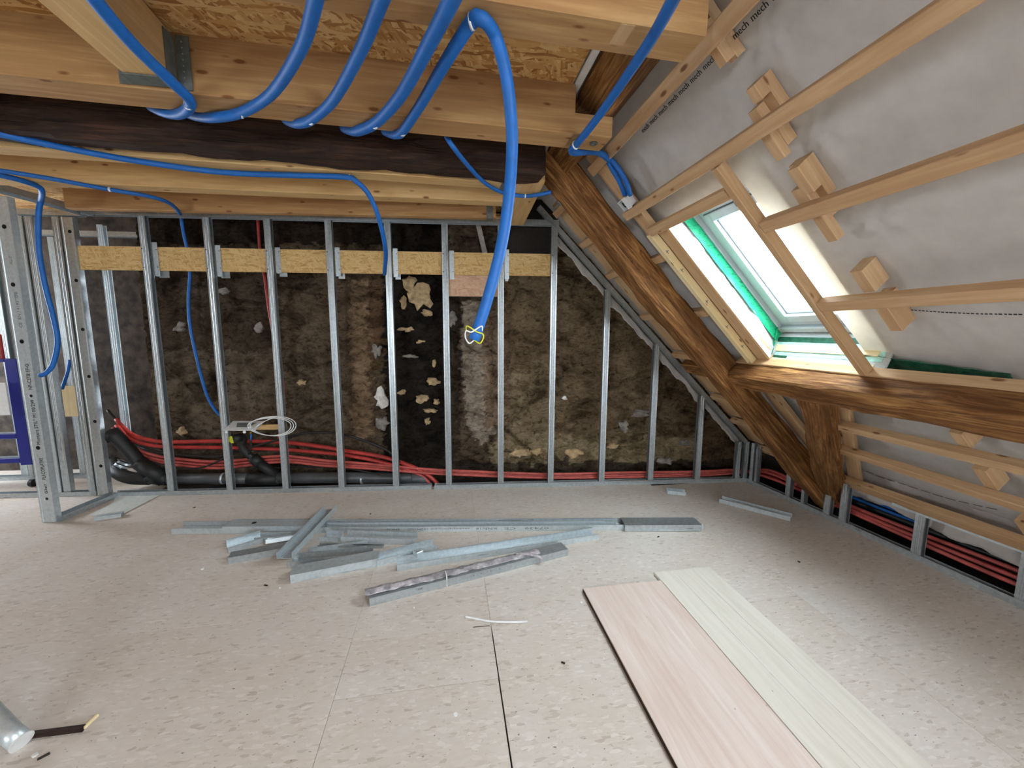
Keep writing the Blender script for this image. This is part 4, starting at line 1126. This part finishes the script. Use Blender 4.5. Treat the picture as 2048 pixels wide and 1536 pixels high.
for k, (s1, s2) in enumerate(((1, 1), (-1, .7))):
    P = [e + np.array([.0, -.012, .0]), e + np.array([-.02 * s1, -.025, -.012]), e + np.array([-.034 * s1, -.02, .012 * s2]), e + np.array([-.030 * s1, -.026, .034 * s2]), e + np.array([-.010 * s1, -.028, .030]), e + np.array([.026 * s1, -.026, .052]), e + np.array([.030 * s1, -.01, .034])]
    w1_ = tube('loose_wire', P, .0028, M_WHITE, c5o, ns=6)
    if k == 1: w1_.data.materials[0] = M_YEL
c6 = conduit([(1375, -60, 2.45), (1346, 0, 2.48), (1300, 82, 2.52), (1240, 172, 2.56), (1188, 245, 2.572), (1152, 290, 2.572), (1143, 301, 2.572), (1150, 305, 2.585), (1175, 303, 2.62), (1200, 306, 2.66), (1222, 322, 2.68)], r1 * .85, 'blue conduit at the beam end, bending sharply towards the roof battens', [(1151, 290, 2.572, (-1, 2, 0))])
for k, (dx, w0) in enumerate(((0, .02), (13, .03))):
    P = [RF.p(*rp(x + dx * f, y, w0), w0) for x, y, f in ((1192, 304, .4), (1212, 318, .7), (1226, 340, 1), (1240, 365, 1), (1250, 390, .8))]
    tag(tube('blue_conduit', P, .016, M_BLUE, ns=10), ('left' if k == 0 else 'right') + ' one of the two blue conduits entering the white junction box', 'conduit')
conduit([(-30, 262, 2.58), (0, 268, 2.58), (150, 300, 2.58), (300, 326, 2.58), (450, 345, 2.58), (600, 351, 2.58), (690, 354, 2.58), (712, 362, 2.56), (738, 390, 2.50), (758, 438, 2.38), (771, 500, 2.22), (769, 548, 2.10)], .0165, 'long blue conduit crossing the first joist and hanging in front of the stud wall', [(700, 355, 2.58, (1, 0, 0))])
conduit([(-20, 338, 2.585), (0, 341, 2.585), (100, 357, 2.585), (218, 379, 2.585), (290, 391, 2.585), (330, 402, 2.585), (350, 415, 2.585), (360, 428, 2.60)], .014, 'thin blue conduit along the second joist, going down behind the top track', [(220, 379, 2.585, (1, 0, 0))])
P = [cp(-10, 348, 2.58), cp(40, 360, 2.58), cp(76, 373, 2.58), cp(84, 384, 2.56)] + [hit(px, py, np.array([0, 1., 0]), 3.62) for px, py in ((82, 400), (77, 430), (78, 500), (90, 570), (108, 640), (115, 685), (106, 728), (92, 746), (80, 751))]
tag(tube('blue_conduit', P, .017, M_BLUE, ns=10, sub=6), 'blue conduit dropping behind the printed stud at the left edge', 'conduit')
P = [hit(px, py, np.array([0, 1., 0]), 4.5) for px, py in ((140, 720), (135, 745), (124, 778))]
tag(tube('blue_conduit', P, .014, M_BLUE, ns=8), 'short blue conduit end behind the left studs', 'conduit')
c8 = conduit([(893, 274, 2.64), (905, 292, 2.58), (935, 330, 2.575), (970, 366, 2.575), (1008, 386, 2.575), (1050, 392, 2.575), (1080, 389, 2.58), (1102, 384, 2.60)], .013, 'thin blue conduit sagging from the large beam to the rafter corner', [(1050, 392, 2.575, (1, 0, 0))])
# junction box
jb = empty('junction_box', tuple(RF.p(-.92, 2.69, .03)), 'small white electrical junction box at the rafter side, open face down', 'box')
JF = Frame(RF.p(-.965, 2.62, -.01), RS, (0, 1, 0), RN)
fbox('box_shell', JF, 0, .075, 0, .004, 0, .05, M_WHITE, jb); fbox('box_shell', JF, 0, .075, .116, .12, 0, .05, M_WHITE, jb)
fbox('box_shell', JF, 0, .004, .0, .12, 0, .05, M_WHITE, jb); fbox('box_shell', JF, .071, .075, 0, .12, 0, .05, M_WHITE, jb)
fbox('box_back', JF, 0, .075, 0, .12, .046, .05, M_WHITE, jb); fbox('box_lip', JF, -.004, .079, -.004, .05, -.004, .0, M_WHITE, jb)
tube('box_wires', [JF.p(.035, .10, .02), JF.p(.02, .08, .005), JF.p(.05, .07, .0), JF.p(.055, .09, .02)], .004, M_RUBBER, jb)

# ================================================================== THINGS ON THE FLOOR
def prof(name, p0, p1, w_, h, label, mt=M_STEEL2, z0=.001, z1=None, inv=False, tilt=0.0, lip=0.006, parent=None, group='metal profile offcuts on the floor'):
    z1 = z0 if z1 is None else z1
    a = np.array([p0[0], p0[1], z0]); b = np.array([p1[0], p1[1], z1])
    m, L = axes(a, b, (0, 0, 1))
    poly = u_poly(w_, h, .0025, lip)
    if inv: poly = [(-x, h - y) for x, y in poly]
    if tilt: m = m @ Matrix.Rotation(tilt, 4, 'X')
    o = prism(name, poly, L, m, mt, parent)
    return tag(o, label, 'metal profile', group) if parent is None else o
lc = prof('metal_profile', (-2.18, 3.44), (2.05, 2.875), .125, .045, 'very long metal channel lying across the floor, furthest of the offcuts', M_STEEL2)
prof('metal_profile', (-2.16, 3.455), (-1.02, 3.30), .115, .026, 'flat shorter channel nested in the left end of the long channel', M_STEEL2, z0=.006)
prof('metal_profile', (-1.00, 3.33), (1.36, 3.0), .06, .04, 'narrow channel nested inside the middle of the long channel', M_STEEL2, z0=.006)
cv = prof('metal_profile', (-1.78, 3.385), (-1.12, 3.295), .132, .040, 'upturned channel with an oval hole bridging the long channel at left', M_STEEL2, z0=.022, inv=True)
disc('oval_hole', (-1.57, 3.355, .0622), (0, 0, 1), .018, .0006, M_HOLE, cv, 16)
rp_ = prof('metal_profile', (1.40, 2.94), (2.02, 2.85), .135, .052, 'upturned ribbed channel capping the right end of the long channel', M_STEEL, z0=.004, inv=True)
for k in (0, 1): disc('pressed_mark', (1.72 + .004 * k, 2.829 + .0, .03 + .01 * k), (-.14, -.99, 0), .004, .001, M_INK, rp_, 8)
XL = np.array([4.23, -.565, 0]); XL /= np.linalg.norm(XL); YL = np.array([-XL[1], XL[0], 0])
def lctext(s, t, size, ln):
    base = np.array([-2.18, 3.44, .026]) + XL * t - YL * .0632
    o = text('print', s, size, mat4(base, -XL, np.array([0, 0, -1.]), -YL), M_GREYINK, lc)
    wdt = max(v.co.x for v in o.data.vertices); o.data.transform(Matrix.Diagonal((ln / wdt, 1, 1, 1)))
lctext('07439   CE', 3.0, .026, .36); lctext('KNN16', 2.58, .026, .17); lctext('naadurj-anoncunn 1S2M10D', 2.36, .02, .5); lctext('4MKN', 1.80, .022, .1)
prof('metal_profile', (-1.13, 2.78), (-1.03, 3.53), .105, .045, 'channel lying crosswise on top of the pile, pointing away', M_STEEL2, z0=.052, z1=.058)
prof('metal_profile', (-1.10, 2.80), (-.56, 2.80), .11, .045, 'open channel right under the crosswise one, pointing right', M_STEEL, z0=.001)
prof('metal_profile', (-1.02, 2.90), (-.62, 2.95), .09, .03, 'grey channel behind the open channel under the crosswise one', M_STEEL2, z0=.001)
prof('metal_profile', (-.82, 3.10), (-.27, 2.975), .11, .045, 'short open channel right of the pile, near the long channel', M_STEEL2)
prof('metal_profile', (-.98, 3.01), (-.50, 2.925), .035, .018, 'thin narrow strip in front of the short open channel', M_STEEL)
prof('metal_profile', (-1.53, 2.895), (-1.19, 2.98), .085, .048, 'short dull channel at the left front of the pile', M_STEEL, inv=True)
prof('metal_profile', (-1.62, 3.05), (-1.44, 3.17), .10, .05, 'small bent channel piece at the far left of the pile', M_STEEL2, tilt=.25, z0=.01)
prof('metal_profile', (-1.48, 3.19), (-1.16, 3.15), .08, .035, 'small channel between the pile and the long channel', M_STEEL2)
prof('metal_profile', (-1.36, 3.06), (-1.18, 3.10), .07, .03, 'crumpled channel scrap in the middle of the pile', M_STEEL2, tilt=-.3, z0=.03)
prof('metal_profile', (-.98, 3.12), (-.84, 3.08), .09, .045, 'little angled channel piece right behind the crosswise one', M_STEEL2, tilt=.2, z0=.01)
prof('metal_profile', (-1.03, 2.62), (-.505, 2.735), .115, .055, 'upturned channel at the front of the pile, left half of an overlapping pair', M_STEEL2, inv=True)
prof('metal_profile', (-.52, 2.715), (-.12, 2.86), .105, .048, 'channel slotted into the front pair, right half', M_STEEL2, inv=False)
prof('metal_profile', (-.37, 2.655), (1.13, 2.845), .115, .042, 'long open channel slanting right below the very long one', M_STEEL2)
cb_ = fbox('offcut_cube', Frame((-.235, 2.67, .042), (.8, .6, 0), (-.6, .8, 0), (0, 0, 1)), 0, .05, 0, .05, 0, .035, M_STEEL2); tag(cb_, 'tiny cube shaped metal offcut sitting on the slanting channel', 'offcut')
st = prof('metal_profile', (-.49, 2.31), (.82, 2.655), .10, .05, 'dusty ribbed profile nearest the camera, topped with dirty plastic', M_STEEL, inv=True)
XS = np.array([1.31, .345, 0]); LS = np.linalg.norm(XS); XS /= LS; YS = np.array([-XS[1], XS[0], 0])
def onst(t, off, z): return np.array([-.49, 2.31, 0]) + XS * t + YS * off + np.array([0, 0, z])
def dust(a, b):
    t = -.02 + 1.16 * a; wd = .05 * (1 - .3 * a)
    off = -.03 + .07 * b
    return onst(t, off, .056 + .012 * noise.noise(Vector((t * 18, b * 5, 2))) + (.008 if .3 < b < .7 else 0) + .02 * max(0, .25 - abs(a - .06)))
du = grid('torn_plastic', dust, 60, 6, M_DUST, st, None, None, .0015)
for t in (.46,): tube('cable_tie', [onst(t, -.054, .005), onst(t, -.056, .05), onst(t + .005, -.03, .064), onst(t + .01, .02, .064)], .004, M_WHITE, st, ns=6)
tube('torn_plastic_tail', [onst(.98, .03, .06), onst(1.05, -.02, .064), onst(1.12, -.062, .05), onst(1.13, -.068, .02)], [.012] * 1 + [.014] * 23 if False else .010, M_DUST, st, ns=6)
for t in (.64, .69, .76, .82): disc('screw_hole', onst(t, -.0502, .032), -YS, .003, .0006, M_INK, st, 8)
o = text('print', '1999', .02, mat4(onst(.27, -.0506, .03), XS, np.array([0, 0, 1.]), np.cross(XS, [0, 0, 1.])), M_GREYINK, st)
prof('metal_profile', (2.56, 3.30), (2.91, 2.86), .095, .038, 'single open channel lying alone towards the knee wall', M_STEEL2)
prof('metal_profile', (2.16, 3.57), (2.32, 3.50), .08, .035, 'short channel offcut near the far right corner of the back wall', M_STEEL2, tilt=.0)
prof('metal_profile', (-2.985, 3.75), (-2.82, 3.80), .06, .03, 'small shiny channel offcut near the foot of the left partition', M_STEEL2, inv=True)
sh_ = mesh('plastic_sheet', [fl(150 + 28, 1032), fl(236, 1034), fl(319, 991), fl(232, 992), fl(225, 1008)], [(0, 1, 2, 3, 4)], M_SHEET)
md = sh_.modifiers.new('s', 'SOLIDIFY'); md.thickness = .004; md.offset = 1
tag(sh_, 'pale plastic sheet offcut on the floor beside the left partition', 'sheet')
sh_.location.z = .003
wc = tube('wire_offcut', [fl(930, 1235) + [0, 0, .006], fl(960, 1241) + [0, 0, .006], fl(985, 1245) + [0, 0, .006], fl(1020, 1246) + [0, 0, .006], fl(1055, 1245) + [0, 0, .006]], .0058, M_WHITE)
tag(wc, 'short piece of white cable lying on the floor in the middle', 'cable')
# loose boards
o = fbox('floor_board', WF, .805, 1.325, .25, 2.20, .0005, .025, M_BOARD1, None, 1, .002); tag(o, 'pinkish wooden board lying loose on the floor at right front', 'board')
for x in (.808,): pass
fbox('board_edge', WF, .803, .8045, .25, 2.20, .002, .022, M_OLDK, o, 1, .0004)
o2 = fbox('floor_board', WF, 1.33, 1.735, .25, 2.295, .0005, .022, M_BOARD2, None, 1, .002); tag(o2, 'pale dusty board lying right beside the pinkish one', 'board')
for x in (1.465, 1.60): fbox('board_joint', WF, x, x + .0015, .25, 2.294, .0218, .0224, M_DUST, o2, 1, .0002)
# stick, tube end and crumbs
s_ = bar('wood_stick', fl(52, 1476) + [0, 0, .011], fl(168, 1461) + [0, 0, .011], .022, .02, M_OLDK); tag(s_, 'dark broken wood stick with a pale splintered tip at lower left', 'stick')
bar('splintered_tip', fl(168, 1461) + [0, 0, .011], fl(195, 1434) + [0, 0, .008], .014, .012, M_PALE, s_)
pt0 = fl(45, 1498) + np.array([0, 0, .034]); pt1 = np.array([-1.98, 1.86, .034])
gt = tube('metal_tube', [pt1 + np.array([-.3, .1, .25]), pt0 + np.array([-.05, .02, .02]), pt0], .034, M_STEEL2, sub=4, ns=24, smoothpath=False); tag(gt, 'end of a galvanised tube poking in at the lower left edge', 'tube')
d_ = (pt0 - (pt0 + np.array([-.05, .02, .02])))
disc('white_end_cap', pt0, d_, .036, .004, M_WHITE, gt, 24)
tag(bar('black_scrap', fl(75, 1521) + [0, 0, .004], fl(100, 1508) + [0, 0, .004], .010, .006, M_BLACK), 'small black plastic scrap on the floor below the stick', 'scrap')
tag(bar('wood_splinter', fl(946, 1255) + [0, 0, .002], fl(980, 1252) + [0, 0, .002], .003, .003, M_OLDK), 'thin dark splinter beside the start of the floor gap', 'splinter')
for px, py, r, lb in ((405, 1138, .010, 'left of the metal profile pile'), (70, 1511, .009, 'in the lower left corner by the tube'), (1163, 1206, .008, 'beside the corner of the pinkish board'),
        (911, 1430, .009, 'left of the dark floor gap'), (1708, 1492, .007, 'on the pale board at the bottom right'), (880, 1160, .006, 'between the two slanting profiles'), (828, 1216, .005, 'below the dusty profile'), (560, 1176, .005, 'left of the front pair of channels')):
    c = fl(px, py)
    o = disc('plaster_crumb', c + [0, 0, .0], (0, 0, 1), r, .005, M_WHITE, None, 7); tag(o, 'small white plaster crumb ' + lb, 'crumb', 'plaster crumbs scattered on the floor')
for px, py, lb in ((386, 1016, 'behind the left end of the long channel'), (1600, 1125, 'in front of the knee wall'), (740, 1029, 'behind the middle of the long channel'), (1315, 1075, 'in front of the ribbed cap'), (535, 1172, 'left of the front channel pair'), (1130, 1328, 'left of the pinkish board')):
    c = fl(px, py); an = random.random() * 3
    o = bar('wood_chip', c + [0, 0, .003], c + np.array([math.cos(an) * .03, math.sin(an) * .012, .004]), .010, .004, M_OLDK); tag(o, 'small dark wood chip lying ' + lb, 'chip', 'wood chips scattered on the floor')
